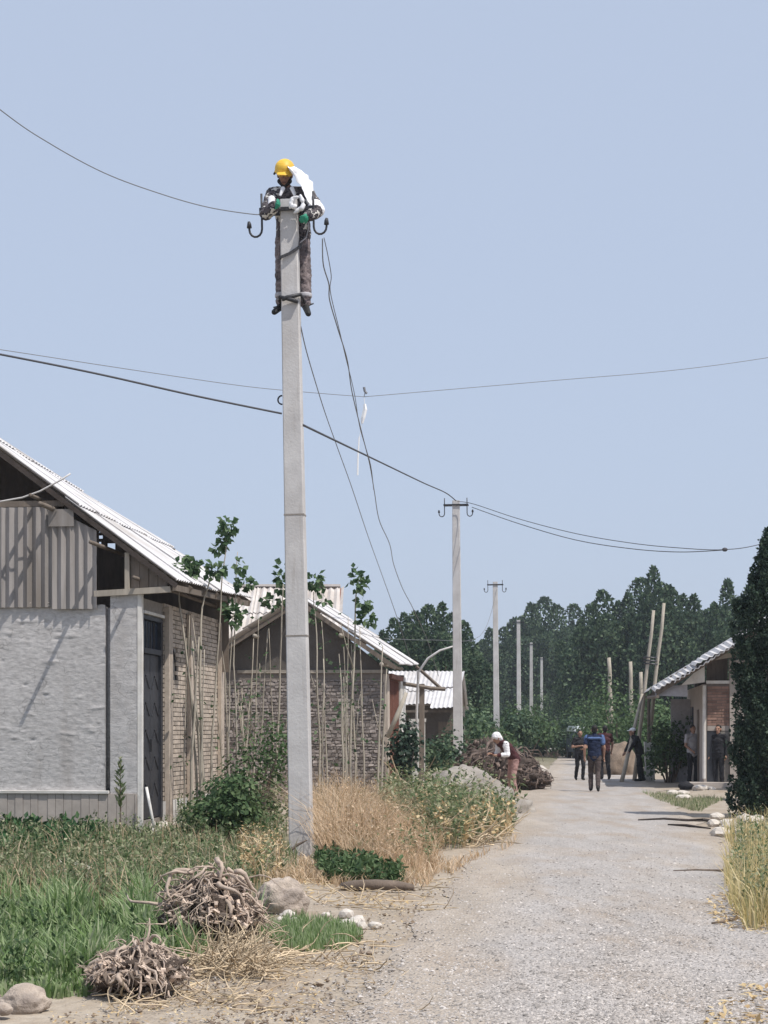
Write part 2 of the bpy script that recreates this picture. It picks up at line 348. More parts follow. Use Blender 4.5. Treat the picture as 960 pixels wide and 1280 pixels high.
# ------------------------------------------------------------------ ground and road
def poly_in(px, py, P):
    c = False; j = len(P) - 1
    for i in range(len(P)):
        if (P[i][1] > py) != (P[j][1] > py) and px < (P[j][0] - P[i][0]) * (py - P[i][1]) / (P[j][1] - P[i][1]) + P[i][0]: c = not c
        j = i
    return c
GREEN = [(-300, 1035), (360, 1040), (380, 1085), (330, 1185), (190, 1225), (60, 1240), (-300, 1242)]
def ground():
    ys = [-20.0, -6.0, 2.0]
    while ys[-1] < 60: ys.append(ys[-1] + max(0.12, ys[-1] * 0.013))
    while ys[-1] < 4000: ys.append(ys[-1] * 1.12)
    xs = [-12 + 0.16 * i for i in range(151)]
    xs = [-3000, -1000, -400, -150, -70, -40, -24, -17] + xs + [15, 18, 22, 30, 45, 80, 150, 400, 1000, 3000]
    v = []; g = []
    for y in ys:
        for x in xs:
            v.append((x, y, gz(x, y) - 0.012 if abs(x) < 200 else -0.02))
            px = 480 + x * F / y; py = HZ + CH * F / y
            n = 12 * mnoise.noise((x * 2, y * 2, 0))
            k = 1.0 if (y < 60 and poly_in(px + n, py + n * 0.5, GREEN)) else 0.0
            if y > 60: k = min(1.0, (y - 60) / 50)
            g.append(k)
    n = len(xs)
    f = [(j * n + i, j * n + i + 1, (j + 1) * n + i + 1, (j + 1) * n + i) for j in range(len(ys) - 1) for i in range(n - 1)]
    me = bpy.data.meshes.new('ground'); me.from_pydata(v, [], f); me.materials.append(M['ground'])
    a = me.attributes.new('green', 'FLOAT', 'POINT'); a.data.foreach_set('value', g)
    me.polygons.foreach_set('use_smooth', [True] * len(f))
    tag(link('ground', me), 'dry pale earth with patches of green ground cover beside the gravel road', kind='structure')
ground()
def roadz(x, y): return max(.004, 0.014 + 0.012 * mnoise.noise((x * 1.2, y * 0.8, 2)) + 0.006 * mnoise.noise((x * 5, y * 4, 2)))
def road():
    ys = [3.0]
    while ys[-1] < 118: ys.append(ys[-1] + max(0.08, ys[-1] * 0.012))
    n = 21; v = []; e = []
    for y in ys:
        c = 0.30 + 0.103 * y
        l = c - 1.62 + 0.22 * mnoise.noise((0, y * 0.6, 3)) + 0.12 * mnoise.noise((0, y * 2.3, 8)) 
        r = c + 1.66 + 0.22 * mnoise.noise((5, y * 0.6, 3)) + 0.12 * mnoise.noise((5, y * 2.3, 8))
        for i in range(n):
            t = i / (n - 1); x = l + (r - l) * t
            d = min(x - l, r - x)
            z = 0.014 + 0.012 * mnoise.noise((x * 1.2, y * 0.8, 2)) + 0.006 * mnoise.noise((x * 5, y * 4, 2))
            v.append((x, y, max(z, 0.004) if d > 0.01 else -0.004)); e.append(max(0.0, 1 - d / 0.55) * 0.55 if x - l > r - x else max(0.0, 1 - d / 1.0) * 0.62)
    f = [(j * n + i, j * n + i + 1, (j + 1) * n + i + 1, (j + 1) * n + i) for j in range(len(ys) - 1) for i in range(n - 1)]
    me = bpy.data.meshes.new('gravel_road'); me.from_pydata(v, [], f); me.materials.append(M['road'])
    a = me.attributes.new('edge', 'FLOAT', 'POINT'); a.data.foreach_set('value', e)
    me.polygons.foreach_set('use_smooth', [True] * len(f))
    tag(link('gravel_road', me), 'pale grey gravel village road running away between the houses', kind='structure')
    # the lane it meets at its far end
    mb = MB(); mb.add([(-60, 113, 0.008), (90, 109, 0.008), (90, 117, 0.008), (-60, 121, 0.008)], [(0, 1, 2, 3)])
    tag(mb.build('cross_lane', M['ground']), 'dusty lane crossing the far end of the gravel road', kind='structure')
road()
def pebble(mb, c, r, flat=0.7):
    q = Matrix.Rotation(rnd(0, 6.28), 3, 'Z') @ Matrix.Rotation(rnd(-.4, .4), 3, 'X')
    vs = []
    for d in ((1, 0, 0), (0, 1, 0), (-1, 0, 0), (0, -1, 0)): vs.append(Vector(c) + q @ (Vector(d) * r * rnd(0.7, 1.25)))
    vs.append(Vector(c) + q @ Vector((rnd(-.3, .3) * r, rnd(-.3, .3) * r, r * flat * rnd(0.7, 1.2))))
    vs.append(Vector(c) - Vector((0, 0, r * flat)))
    mb.add(vs, [(0, 1, 4), (1, 2, 4), (2, 3, 4), (3, 0, 4), (1, 0, 5), (2, 1, 5), (3, 2, 5), (0, 3, 5)])
mb = MB()
for i in range(24000):
    py = 1010 + 290 * math.sqrt(random.random()); D = gd(py); x = 0.30 + 0.103 * D + random.triangular(-1.9, 1.75)
    pebble(mb, (x, D, roadz(x, D)), rnd(0.005, 0.013) if random.random() < 0.95 else rnd(0.013, 0.024), 0.6)
for i in range(3000):
    px = rnd(100, 1000); py = rnd(1130, 1285); p = gpt(px, py)
    pebble(mb, p, rnd(0.004, 0.012) if random.random() < 0.97 else rnd(0.012, 0.028), 0.6)
tag(mb.build('gravel', M['gravelstone']), 'loose grey gravel stones scattered over the road and its verges', kind='stuff')

# ------------------------------------------------------------------ plants: builders
def leaf(mb, p, d, up, L, W, mi=0):
    d = d.normalized(); s = d.cross(up)
    if s.length < 1e-3: s = d.orthogonal()
    s.normalize(); n = s.cross(d)
    a = p; b = p + d * L * 0.45 + s * W * 0.5 + n * W * 0.12; c = p + d * L; e = p + d * L * 0.45 - s * W * 0.5 + n * W * 0.12
    mb.add([a, b, c, e], [(0, 1, 2), (0, 2, 3)], mi)
def rvec():
    while True:
        v = Vector((rnd(-1, 1), rnd(-1, 1), rnd(-1, 1)))
        if 0.05 < v.length < 1: return v.normalized()
def blades(name, poly, count, h, w, mat_, label, lean=0.35, hfun=None, clump=0.0):
    xs = [p[0] for p in poly]; ys = [p[1] for p in poly]; mb = MB(); k = 0; tries = 0
    while k < count and tries < count * 8:
        tries += 1
        px = rnd(min(xs), max(xs)); py = rnd(min(ys), max(ys))
        jx = 10 * mnoise.noise((px * .05, py * .05, 4))
        if not poly_in(px + jx, py + jx * .5, poly): continue
        g = gpt(px, py)
        if clump and mnoise.noise((g.x * 2.2, g.y * 1.4, 9)) < rnd(-clump, clump) - 0.05: continue
        H = rnd(*h) * (hfun(px, py) if hfun else 1.0) * (0.75 + 0.5 * random.random())
        a = rnd(0, 6.28); ld = Vector((math.cos(a), math.sin(a), 0)); l = H * rnd(0, lean)
        s = Vector((math.cos(a + rnd(-1.5, 1.5)), math.sin(a + 1.2), 0)).normalized() * w * rnd(0.6, 1.3) * 0.5
        m1 = g + Vector((0, 0, H * 0.6)) + ld * l * 0.35; t = g + Vector((0, 0, H * rnd(0.85, 1.0))) + ld * l
        g2 = g - Vector((0, 0, 0.02))
        mb.add([g2 - s, g2 + s, m1 + s * 0.8, m1 - s * 0.8, t], [(0, 1, 2, 3), (3, 2, 4)]); k += 1
    return tag(mb.build(name, mat_), label, kind='stuff')
def weeds(name, poly, count, h, L, mat_, label, per=9, hfun=None, stemmat=None):
    xs = [p[0] for p in poly]; ys = [p[1] for p in poly]; mb = MB(); k = 0; tries = 0
    while k < count and tries < count * 10:
        tries += 1
        px = rnd(min(xs), max(xs)); py = rnd(min(ys), max(ys))
        if not poly_in(px, py, poly): continue
        g = gpt(px, py); k += 1
        H = rnd(*h) * (hfun(px, py) if hfun else 1.0); a = rnd(0, 6.28); l = H * rnd(0, .4); ld = Vector((math.cos(a), math.sin(a), 0))
        top = g + Vector((0, 0, H)) + ld * l; s = Vector((0.004, 0, 0))
        mb.add([g - s, g + s, top], [(0, 1, 2)])
        for i in range(per):
            t = rnd(0.15, 1.0); p = g.lerp(top, t); d = rvec(); d.z = abs(d.z) * 0.7 + rnd(-0.2, 0.3)
            leaf(mb, p, d, Vector((rnd(-.5, .5), rnd(-.5, .5), 1)), L * rnd(0.6, 1.3), L * rnd(0.4, 0.7))
    return tag(mb.build(name, mat_), label, kind='stuff')

def crown_mesh(H, W, n, L, plumes, base=0.08, seed=0, rk=(0.13, 0.21)):
    """pointed plumes, each a lumpy spindle thatched with leaf clumps that follow its surface; gaps stay between the plumes"""
    random.seed(seed); mb = MB(); pl = [(Vector((0, 0, H * base)), Vector((0, 0, H)), W * rk[1])]
    for i in range(plumes):
        a = 2.4 * i + rnd(-.5, .5); r = W * 0.5 * math.sqrt((i + .5) / plumes) * 0.9
        z0 = H * rnd(base, 0.6); top = H * (1 - 0.34 * (r / (W * 0.5)) - rnd(0, 0.2))
        if top < z0 + H * 0.22: top = z0 + H * 0.25
        pl.append((Vector((math.cos(a) * r * 0.65, math.sin(a) * r * 0.65, z0)), Vector((math.cos(a) * r * 1.1 + W * .05, math.sin(a) * r * 1.1, top)), W * rnd(*rk)))
    tot = sum((t - b).length * r for b, t, r in pl); j = 0
    for b, t, r in pl:
        j += 1; ax = t - b; ln = ax.length
        for k in range(int(n * ln * r / tot)):
            u = random.random() ** .85; th = rnd(0, 6.28); c_, s_ = math.cos(th), math.sin(th)
            prof = 1.45 * (u + .02) ** .38 * (1 - u) ** .48
            bm_ = 1 + .62 * mnoise.noise((c_ * 1.3 + j * 5, s_ * 1.3, u * ln / r * .75 + seed)) + .25 * mnoise.noise((c_ * 3 + j * 5, s_ * 3, u * ln / r * 2 + seed))
            rr = r * prof * bm_ * rnd(.72, 1.04); rad = Vector((c_, s_, 0))
            p = b + ax * u + rad * rr; nn = rad + Vector((0, 0, .35)) + rvec() * .5
            leaf(mb, p, Vector((0, 0, .8)) + rvec().cross(nn) * .9 + rad * .35, nn, L * rnd(0.7, 1.4), L * rnd(0.55, .95))
    return mb
def trunk_mesh(H, r, lean=0.0, n=7):
    mb = MB(); path = [Vector((0.02 * H * mnoise.noise((i * .7, lean, 1)) * (i > 0), 0.02 * H * mnoise.noise((i * .7, lean, 5)) * (i > 0), H * i / n - (0.2 if i == 0 else 0))) for i in range(n + 1)]
    mb.tube(path, [r * (1 - 0.8 * i / n) * (1.25 if i == 0 else 1) for i in range(n + 1)], 7)
    for i in range(7):
        z = H * rnd(0.25, 0.8); a = rnd(0, 6.28); q = Vector((0, 0, z)); e = q + Vector((math.cos(a), math.sin(a), 1.3)) * H * 0.12
        mb.tube([q, (q + e) / 2 + Vector((0, 0, -0.02 * H)), e], [r * 0.4, r * 0.28, r * 0.1], 5)
    return mb

# ------------------------------------------------------------------ wall of poplars at the end of the road
VAR = []
for s in range(6):
    c = (crown_mesh(1.0, 0.36 + 0.03 * (s % 3), 9000, 0.022, 13, 0.03, 100 + s, (.13, .19)) if s % 2 else crown_mesh(1.0, 0.46, 11000, 0.022, 11, 0.03, 100 + s, (.19, .27))).mesh('crown', M['leaf_poplar'])
    random.seed(200 + s); t = trunk_mesh(0.75, 0.016).mesh('trunk', M['bark'], True); VAR.append((c, t))
random.seed(11)
def poplar(x, y, H, wk, label, group, v=None):
    c, t = VAR[random.randrange(6) if v is None else v]
    o = empty('poplar_tree', (x, y, 0), rnd(0, 6.28)); 
    a = link('crown', c, o); b = link('trunk', t, o)
    a.scale = (H * wk, H * wk, H); b.scale = (H, H, H)
    return tag(o, label, 'tree', group)
tops = [(598, 800), (612, 790), (626, 775), (640, 770), (655, 765), (668, 755), (683, 745), (698, 748), (712, 752), (727, 762), (742, 760), (757, 748),
        (772, 742), (786, 738), (800, 735), (815, 718), (828, 735), (842, 734), (853, 742), (866, 735), (880, 752), (893, 742), (908, 732), (925, 735), (942, 740), (960, 735), (985, 745), (1010, 735)]
for i, (px, py) in enumerate(tops):
    D = (188 if px < 722 else 124) + rnd(0, 16); H = (CH + (HZ - py) * D / F) * rnd(.90, 1.03)
    poplar((px + rnd(-6, 6) - 480) * D / F, D, H * 1.02, rnd(0.95, 1.2), 'tall dark poplar in the dense tree row closing the far end of the road', 'poplars at the end of the road')
for px, py in [(606, 815), (640, 800), (675, 785), (715, 790), (750, 785), (790, 775), (835, 770), (880, 780), (930, 770)]:   # second rank, fills behind
    D = (215 if px < 722 else 150) + rnd(0, 10); H = CH + (HZ - py + 8) * D / F
    poplar((px - 480) * D / F, D, H, 1.35, 'tall dark poplar in the dense tree row closing the far end of the road', 'poplars at the end of the road')
for px, py in [(492, 775), (505, 768), (520, 766), (536, 758), (552, 755), (566, 768), (580, 778), (478, 790)]:
    D = 100 + rnd(0, 8); H = CH + (HZ - py) * D / F
    poplar((px - 480) * D / F, D, H, rnd(1.0, 1.2), 'dark poplar in the clump rising behind the white roof', 'poplars behind the white roof')

def bush(name, px, D, w, h, n, L, mat_, label, cat='bush', group=None, seed=1, plumes=9, stem=True):
    x = (px - 480) * D / F; o = empty(name, (x, D, gz(x, D)))
    random.seed(seed)
    mb = MB()
    lobes = [(Vector((rnd(-.33, .33) * w, rnd(-.33, .33) * w, h * rnd(0.2, 0.72))), rnd(0.2, 0.3)) for _ in range(plumes)]
    for c, r in lobes:
        for i in range(n // plumes):
            d = rvec(); p = c + Vector((d.x * w * r, d.y * w * r, d.z * h * r)) * (0.5 + 0.6 * random.random())
            if p.z < 0.02: p.z = rnd(0.02, 0.15 * h)
            nn = d + rvec() * .6 + Vector((0, 0, .35)); leaf(mb, p, rvec().cross(nn) + Vector((0, 0, -.2)), nn, L * rnd(0.6, 1.3), L * rnd(0.5, 0.85))
    mb.build('foliage', mat_, o)
    if stem:
        sb = MB()
        for c, r in lobes:
            b = Vector((c.x * 0.2, c.y * 0.2, -0.05)); sb.tube([b, b.lerp(c, .5) + Vector((0, 0, .05 * h)), c], [0.012 * h + .006, 0.009 * h + .004, 0.004], 5)
        sb.build('stem', M['bark'], o)
    return tag(o, label, cat, group)
# undergrowth before the tree row
k = 0
for px, D, w, h in [(600, 92, 3.4, 3.2), (630, 86, 2.8, 2.6), (655, 96, 3.4, 3.0), (585, 84, 3.0, 3.4), (690, 108, 3.4, 2.6), (712, 106, 3.2, 2.6), (735, 110, 3.4, 3.8), (668, 160, 5.5, 4.6), (690, 162, 6, 5.4), (668, 110, 3.0, 1.9), (610, 76, 2.0, 2.0)]:
    k += 1
    bush('bush', px, D, w, h, 1500, 0.20, M['leaf_mid'] if k % 2 else M['leaf_poplar'], 'rounded green bush below the poplars left of the road end', 'bush', 'bushes below the poplars', 300 + k)
for px, D, w, h in [(772, 84, 4.2, 4.2), (800, 88, 3.6, 3.4), (755, 96, 3.2, 3.0), (826, 76, 2.8, 3.2)]:
    k += 1
    bush('bush', px, D, w, h, 1900, 0.2, M['leaf_mid'], 'full green bush behind the leaning wooden poles', 'bush', 'bushes behind the wooden poles', 300 + k)
bush('leafy_shrub', 837, 56.5, 1.5, 2.2, 1500, 0.13, M['leaf_mid'], 'tall leafy shrub left of the white shirted person beside the right house', 'shrub', None, 351)
bush('leafy_shrub', 540, 52, 1.9, 2.2, 1600, 0.13, M['leaf_poplar'], 'dark leafy shrub under the eave of the far white roofed house', 'shrub', None, 352)
bush('leafy_shrub', 562, 57.6, 2.2, 2.35, 2200, 0.13, M['leaf_poplar'], 'green shrub before the wall of the far white roofed house', 'shrub', None, 357)
bush('leafy_shrub', 506, 39, 0.8, 2.0, 900, 0.11, M['leaf_dark'], 'dark shrub growing before the rusty door of the stone house', 'shrub', None, 353)
bush('leafy_shrub', 284, 26.5, 1.35, 1.25, 2600, 0.085, M['leaf_mid'], 'dense green bush at the foot of the pale saplings left of the pole', 'shrub', None, 354, 11)
bush('leafy_shrub', 318, 30, 1.3, 2.1, 1500, 0.075, M['leaf_mid'], 'loose tall green bush between the saplings and the stone wall', 'shrub', None, 355, 9)

bush('dark_shrub', 966, 42, 2.0, 3.2, 2600, .12, M['leaf_dark'], 'dark shrub behind the big tree shading the verge before the right house', 'shrub', None, 356, 14)
o = empty('roadside_tree', (11.9, 46.6, 0)); crown_mesh(8.2, 3.6, 9000, .17, 12, .12, 61, (.14, .22)).build('crown', M['leaf_dark'], o); random.seed(62); trunk_mesh(6, .14).build('trunk', M['bark'], o, True)
tag(o, 'tall dark roadside tree beyond the big tree, shading the right house', 'tree')
# big dark tree at the right edge
def big_tree():
    x = (962 - 480) * 34 / F; o = empty('dark_tree', (x, 34, 0))
    random.seed(42); mb = MB()
    def half(z):        # left and right reach of the crown at height z, from its outline
        T = [(0, .50, .9), (.35, .78, 1.0), (.8, .62, 1.1), (1.3, .66, 1.1), (1.8, .62, 1.1), (2.2, .52, 1.1), (2.7, .62, 1.1), (3.2, .70, 1.1), (3.75, .60, 1.0), (4.1, .36, .9), (4.5, .22, .75), (4.9, .06, .5), (5.3, -.1, .3)]
        for (a, l0, r0), (b, l1, r1) in zip(T[:-1], T[1:]):
            if a <= z <= b: k = (z - a) / (b - a); return l0 + (l1 - l0) * k, r0 + (r1 - r0) * k
        return .05, .2
    for i in range(560):
        z = 5.0 * random.random(); l, r = half(z); a = rnd(0, 6.28); q = math.sqrt(rnd(.12, 1))
        cx = math.cos(a) * (l if math.cos(a) < 0 else r) * q; cy = math.sin(a) * .8 * (l + r) / 2 * q
        c = Vector((cx, cy, z)); out = Vector((cx * .5, cy * .5, rnd(.45, 1.0))).normalized(); ln = rnd(.22, .42); rr = rnd(.08, .15)
        for k in range(95):
            u = random.random(); d = rvec(); w = rr * (1.05 - .9 * u) 
            p = c + out * (u - .6) * ln + d * w; nn = d + rvec() * .6 + Vector((0, 0, .2))
            leaf(mb, p, out * .6 + rvec().cross(nn), nn, rnd(.045, .085), rnd(.03, .05))
    mb.build('crown', M['leaf_dark'], o)
    trunk_mesh(3.6, 0.11).build('trunk', M['bark'], o, True)
    tag(o, 'big dense dark green tree at the right edge beside the road', 'tree')
big_tree()

# ------------------------------------------------------------------ corrugated sheets
def sheet(parent, name, mat_, q, ncw, amp, t=0.012, lift=0.0, rows=2, samp=4):
    """corrugated sheet over the quad q = (a,b,c,d): a-b across the waves, a-d along them"""
    a, b, c, d = [Vector(p) for p in q]; n = (b - a).cross(d - a).normalized()
    nu = ncw * samp; vs = []
    for sgn in (1, -1):
        for j in range(rows):
            v = j / (rows - 1)
            for i in range(nu + 1):
                u = i / nu; p = a.lerp(b, u).lerp(d.lerp(c, u), v)
                vs.append(p + n * (amp * math.cos(2 * math.pi * u * ncw) + lift * (1 - v) + sgn * t / 2))
    N = nu + 1; K = N * rows; fs = []
    for j in range(rows - 1):
        for i in range(nu):
            p = j * N + i; fs.append((p, p + 1, p + N + 1, p + N)); fs.append((K + p, K + p + N, K + p + N + 1, K + p + 1))
    for i in range(nu):
        fs.append((i, K + i, K + i + 1, i + 1)); e = (rows - 1) * N + i; fs.append((e, e + 1, K + e + 1, K + e))
    for j in range(rows - 1):
        p = j * N; fs.append((p, p + N, K + p + N, K + p)); e = j * N + nu; fs.append((e, K + e, K + e + N, e + N))
    mb = MB(); mb.add(vs, fs); return mb.build(name, mat_, parent)
def roof_slope(parent, e0, e1, r0, r1, ncol, nrow, mat_, amp=0.022, waves=7, name='roof_sheet', jit=0.02, skip=()):
    e0, e1, r0, r1 = map(Vector, (e0, e1, r0, r1))
    B = lambda s, t: e0.lerp(e1, s).lerp(r0.lerp(r1, s), t)
    for j in range(nrow):
        for i in range(ncol):
            if (i, j) in skip: continue
            s0 = i / ncol; s1 = (i + 1) / ncol + 0.012; t0 = j / nrow - (0.04 if j else 0) + rnd(-jit, jit) * .4; t1 = (j + 1) / nrow
            q = (B(s0, t0), B(s1, t0), B(s1, t1), B(s0, t1)); n = (q[1] - q[0]).cross(q[3] - q[0]).normalized()
            off = n * (0.012 * (i % 2) + rnd(0, 0.01))
            sheet(parent, name, mat_, [p + off for p in q], waves, amp, 0.012, 0.035 if j else rnd(0, .02))

RZ = -math.atan(0.1)
# ------------------------------------------------------------------ the grey house on the left
def grey_house():
    D0 = 29.0; C = Vector(((178 - 480) * D0 / F, D0, 0)); o = empty('grey_house', C, RZ)
    U = lambda px: (px - 178) / 82.76
    Z = lambda py: CH + (HZ - py) / 82.76
    # rough rendered front wall with real relief
    mb = MB(); x0, x1, z0, z1 = -3.6, U(131), 0.61, 3.44
    nx, nz = 150, 140; vs = []
    for j in range(nz + 1):
        for i in range(nx + 1):
            x = x0 + (x1 - x0) * i / nx; z = z0 + (z1 - z0) * j / nz
            if j == nz: z += 0.03 * mnoise.noise((x * 5, 0, 3))
            r = 0.0025 * mnoise.noise((x * 7, z * 14, 2)) + 0.0025 * mnoise.noise((x * 16, z * 28, 8)) + 0.03 * max(0, mnoise.noise((x * 3.2, z * 13, 7)) - .36) - 0.035 * max(0, mnoise.noise((x * 6.5 + 2 * mnoise.noise((x, z, 31)), z * 19, 17)) - .42) + 0.012 * mnoise.noise((x * .8, z * .8, 4))
            vs.append((x, -0.02 - r, z))
    N = nx + 1
    mb.add(vs, [(j * N + i, j * N + i + 1, (j + 1) * N + i + 1, (j + 1) * N + i) for j in range(nz) for i in range(nx)])
    mb.box(x0, x1, 0.03, 0.3, z0, z1 - 0.03); mb.box(-9.6, x0, -0.02, 0.3, 0.0, 3.6)
    mb.box(x1 - 0.001, x1 + 0.085, 0.10, 0.3, z0, 3.40)
    mb.add([(x1, -0.02, z0), (x1, 0.12, z0), (x1, 0.12, z1 - .03), (x1, -0.02, z1 - .03)], [(0, 1, 2, 3)])
    mb.add([(x0, -0.02, z1 - .02), (x1, -0.02, z1 - .02), (x1, .28, z1 - .02), (x0, .28, z1 - .02)], [(0, 1, 2, 3)])
    mb.build('wall', M['plaster'], o, True)
    mb = MB(); xa, xb = U(138), -0.07
    nx, nz = 14, 60; vs = []
    for j in range(nz + 1):
        for i in range(nx + 1):
            x = xa + (xb - xa) * i / nx; z = 0.5 + (3.60 - 0.5) * j / nz
            if j == nz: z += 0.03 * mnoise.noise((x * 9, 0, 3)) + 0.03 * (x - xa)
            r = 0.008 * mnoise.noise((x * 6, z * 10, 12)) + 0.006 * max(0, mnoise.noise((x * 4, z * 8, 7)))
            vs.append((x, -0.045 - r, z))
    N = nx + 1
    mb.add(vs, [(j * N + i, j * N + i + 1, (j + 1) * N + i + 1, (j + 1) * N + i) for j in range(nz) for i in range(nx)])
    mb.box(xa + .002, xb - .002, -0.02, 0.3, 0.5, 3.57)
    mb.build('corner_pier', M['plaster'], o, True)
    mb = MB(); mb.box(-0.068, 0.0, -0.05, 0.06, 0.0, 3.62, j=0.004); mb.build('corner_post', M['whitewash'], o)
    # board marked plinth
    x = -6.4; w = 0.13
    while x < -0.1:
        mb = MB(); e = rnd(0, 0.012); x2 = min(x + w * rnd(.85, 1.15), -0.07)
        mb.box(x + .003, x2 - .003, -0.075 - e, 0.02, -0.05, 0.585 + rnd(-.006, .006)); mb.build('plinth_board', M['plaster_smooth'], o); x = x2
    mb = MB(); mb.box(-6.4, -0.5, -0.11, 0.0, 0.588, 0.625, j=0.004); mb.build('plinth_ledge', M['whitewash'], o)
    # crumbs of mortar under the cladding
    mb = MB()
    for i in range(60): pebble(mb, (rnd(-4.4, -0.65), rnd(-.06, -.02), 3.43 + rnd(-.03, .05)), rnd(.02, .05))
    tag(mb.build('mortar_crumbs', M['rubble'], o), kind='stuff')
    # gable cladding, sheet by sheet
    xs = [-6.4, -5.3, -4.2, -3.25, -2.17, -1.36, -0.70]
    for i in range(len(xs) - 1):
        a, b = xs[i], xs[i + 1] + 0.02; 
        tl = tr = 4.92
        if i == 5: tl, tr = 4.90, 4.55
        zb = 3.40 + rnd(-.03, .03); y = -0.07 - 0.014 * (i % 2)
        sheet(o, 'cladding_sheet', M['sheet'], ((a, y, zb), (b, y, zb), (b, y, tr), (a, y, tl)), max(4, round((b - a) / .135)), 0.026)
    mb = MB(); mb.box(-1.42, -1.03, -0.125, -0.10, 4.62, 4.88); mb.build('patch_board', M['sheet'], o)
    mb = MB(); mb.box(-6.4, -1.2, -0.05, 0.05, 4.93, 5.02); mb.build('tie_beam', M['timber'], o)
    # attic opening, its post, boards and beam
    mb = MB(); mb.obox((-0.72, -0.06, 3.60), (0.45, -0.06, 3.66), 0.10, 0.09); mb.build('wall_beam', M['pale_timber'], o)
    mb = MB(); mb.box(-0.255, -0.185, -0.08, 0.0, 3.66, 4.22); mb.build('attic_post', M['pale_timber'], o)
    for i in range(4):
        xa = -0.17 + i * 0.14; mb = MB(); mb.box(xa, xa + 0.132, -0.03 - .008 * (i % 2), 0.0, 3.68, 4.24 - 0.1 * i); mb.build('attic_board', M['timber'], o)
    # far gable boards, some gone: daylight shows through
    holes = [(121, 660, 125, 664), (121, 668, 126, 672), (121, 676, 124, 681), (127, 664, 130, 667), (132, 678, 142, 686)]
    DF = D0 + 6.15
    mb = MB(); vv = 6.15
    def far(px, py): return Vector(((px - 480) * DF / F - (C.x + 0.1 * vv), 0, CH + (HZ - py) * DF / F))
    rects = []
    xcuts = sorted({-9.6} | {far(h[0], 0).x for h in holes} | {far(h[2], 0).x for h in holes} | {0.2} | {-9.2 + .35 * i for i in range(27)})
    for a, b in zip(xcuts[:-1], xcuts[1:]):
        if b - a < 0.003: continue
        mid = (a + b) / 2; ztop = min(3.92 + (0.55 - mid) * .625, 3.78 + (mid + 9.7) * .662)
        cuts = sorted([(far(0, h[3]).z, far(0, h[1]).z) for h in holes if far(h[0], 0).x - 1e-4 <= mid <= far(h[2], 0).x + 1e-4])
        z = 2.6
        for c0, c1 in cuts:
            if c0 > z: mb.box(a, b, vv, vv + .03, z, c0)
            z = max(z, c1)
        if ztop > z: mb.box(a, b, vv, vv + .03, z, ztop)
    mb.build('far_gable', M['timber'], o)
    # side wall with brickwork, door and niche
    mb = MB(); mb.box(-0.30, -0.03, 1.55, 6.4, 0, 3.55); mb.box(-.30, -.03, 0.0, 1.55, 3.32, 3.55); mb.box(-9.6, -0.3, 6.18, 6.4, 0, 3.0); mb.box(-.3, -.05, 0.3, 1.55, 0, .16)
    mb.build('side_wall', M['mortar'], o)
    mb = MB(); row = 0; z = 0.42
    while z < 3.5:
        y = 1.56 - (0.13 if row % 2 else 0)
        while y < 6.38:
            ya = max(1.56, y); yb = min(6.39, y + 0.245)
            if yb - ya > 0.04 and not (2.0 < (ya + yb) / 2 < 2.55 and 2.35 < z < 2.85): mb.box(-0.04, rnd(-0.008, 0.004), ya, yb, z, z + 0.062)
            y += 0.257
        z += 0.075; row += 1
    tag(mb.build('brickwork', M['brick'], o), kind='stuff')
    mb = MB(); mb.box(-0.1, 0.02, 1.56, 6.39, -0.05, 0.41); mb.build('side_plinth', M['whitewash'], o)
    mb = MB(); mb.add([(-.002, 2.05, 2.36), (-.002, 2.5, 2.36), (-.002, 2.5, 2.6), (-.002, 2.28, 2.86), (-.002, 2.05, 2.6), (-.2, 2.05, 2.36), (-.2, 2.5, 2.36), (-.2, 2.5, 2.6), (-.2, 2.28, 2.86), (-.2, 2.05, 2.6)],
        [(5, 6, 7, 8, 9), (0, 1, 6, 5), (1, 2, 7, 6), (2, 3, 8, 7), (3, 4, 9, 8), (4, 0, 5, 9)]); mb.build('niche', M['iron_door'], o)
    for ya in (1.56, 3.3, 6.1):
        mb = MB(); mb.box(0.004, 0.075, ya, ya + .3, 0, 3.5, j=.004); mb.build('pilaster', M['brick'], o)
    mb = MB(); mb.box(-0.12, -0.02, 0.08, 0.16, 0.16, 3.3); mb.box(-0.12, -.02, 1.42, 1.54, .16, 3.3); mb.box(-.12, -.02, .16, 1.42, 3.24, 3.31); mb.box(-.12, -.01, .16, 1.42, 2.72, 2.80); mb.build('door_frame', M['iron_door'], o)
    d = MB()
    for ya in (0.17, 0.80): d.box(-0.10, -0.06, ya, ya + 0.61, 0.18, 2.71)
    d = d.build('door', M['iron_door'], o)
    h = MB()
    for ya in (0.17, 0.80):
        for k in range(5):
            z = 0.5 + k * .42; h.tube([(-.05, ya + .08, z), (-.05, ya + .3, z + .18), (-.05, ya + .53, z)], .007, 5); h.ell((-.05, ya + .3, z + .2), (.012, .022, .022))
    h.build('ornament', M['steel'], d)
    h = MB(); h.obox((-.04, .76, 1.2), (-.04, .76, 1.4), .02, .03); h.build('handle', M['steel'], d)
    mb = MB(); mb.box(-.09, -.08, .17, 1.41, 2.81, 3.23); w = mb.build('transom_window', M['glass'], o)
    for k in range(4): mb = MB(); mb.box(-.075, -.055, .35 + k * .25, .375 + k * .25, 2.81, 3.23); mb.build('window_bar', M['steel'], w)
    mb = MB(); mb.box(-.05, .02, .1, 1.5, 3.315, 3.36); mb.build('lintel', M['whitewash'], o)
    # roof
    e0, e1 = (0.55, -0.13, 3.77), (0.55, 6.6, 3.96); r0, r1 = (-4.6, -0.13, 7.62), (-4.6, 6.6, 7.15)
    roof_slope(o, e0, e1, r0, r1, 6, 3, M['roof'], .015)
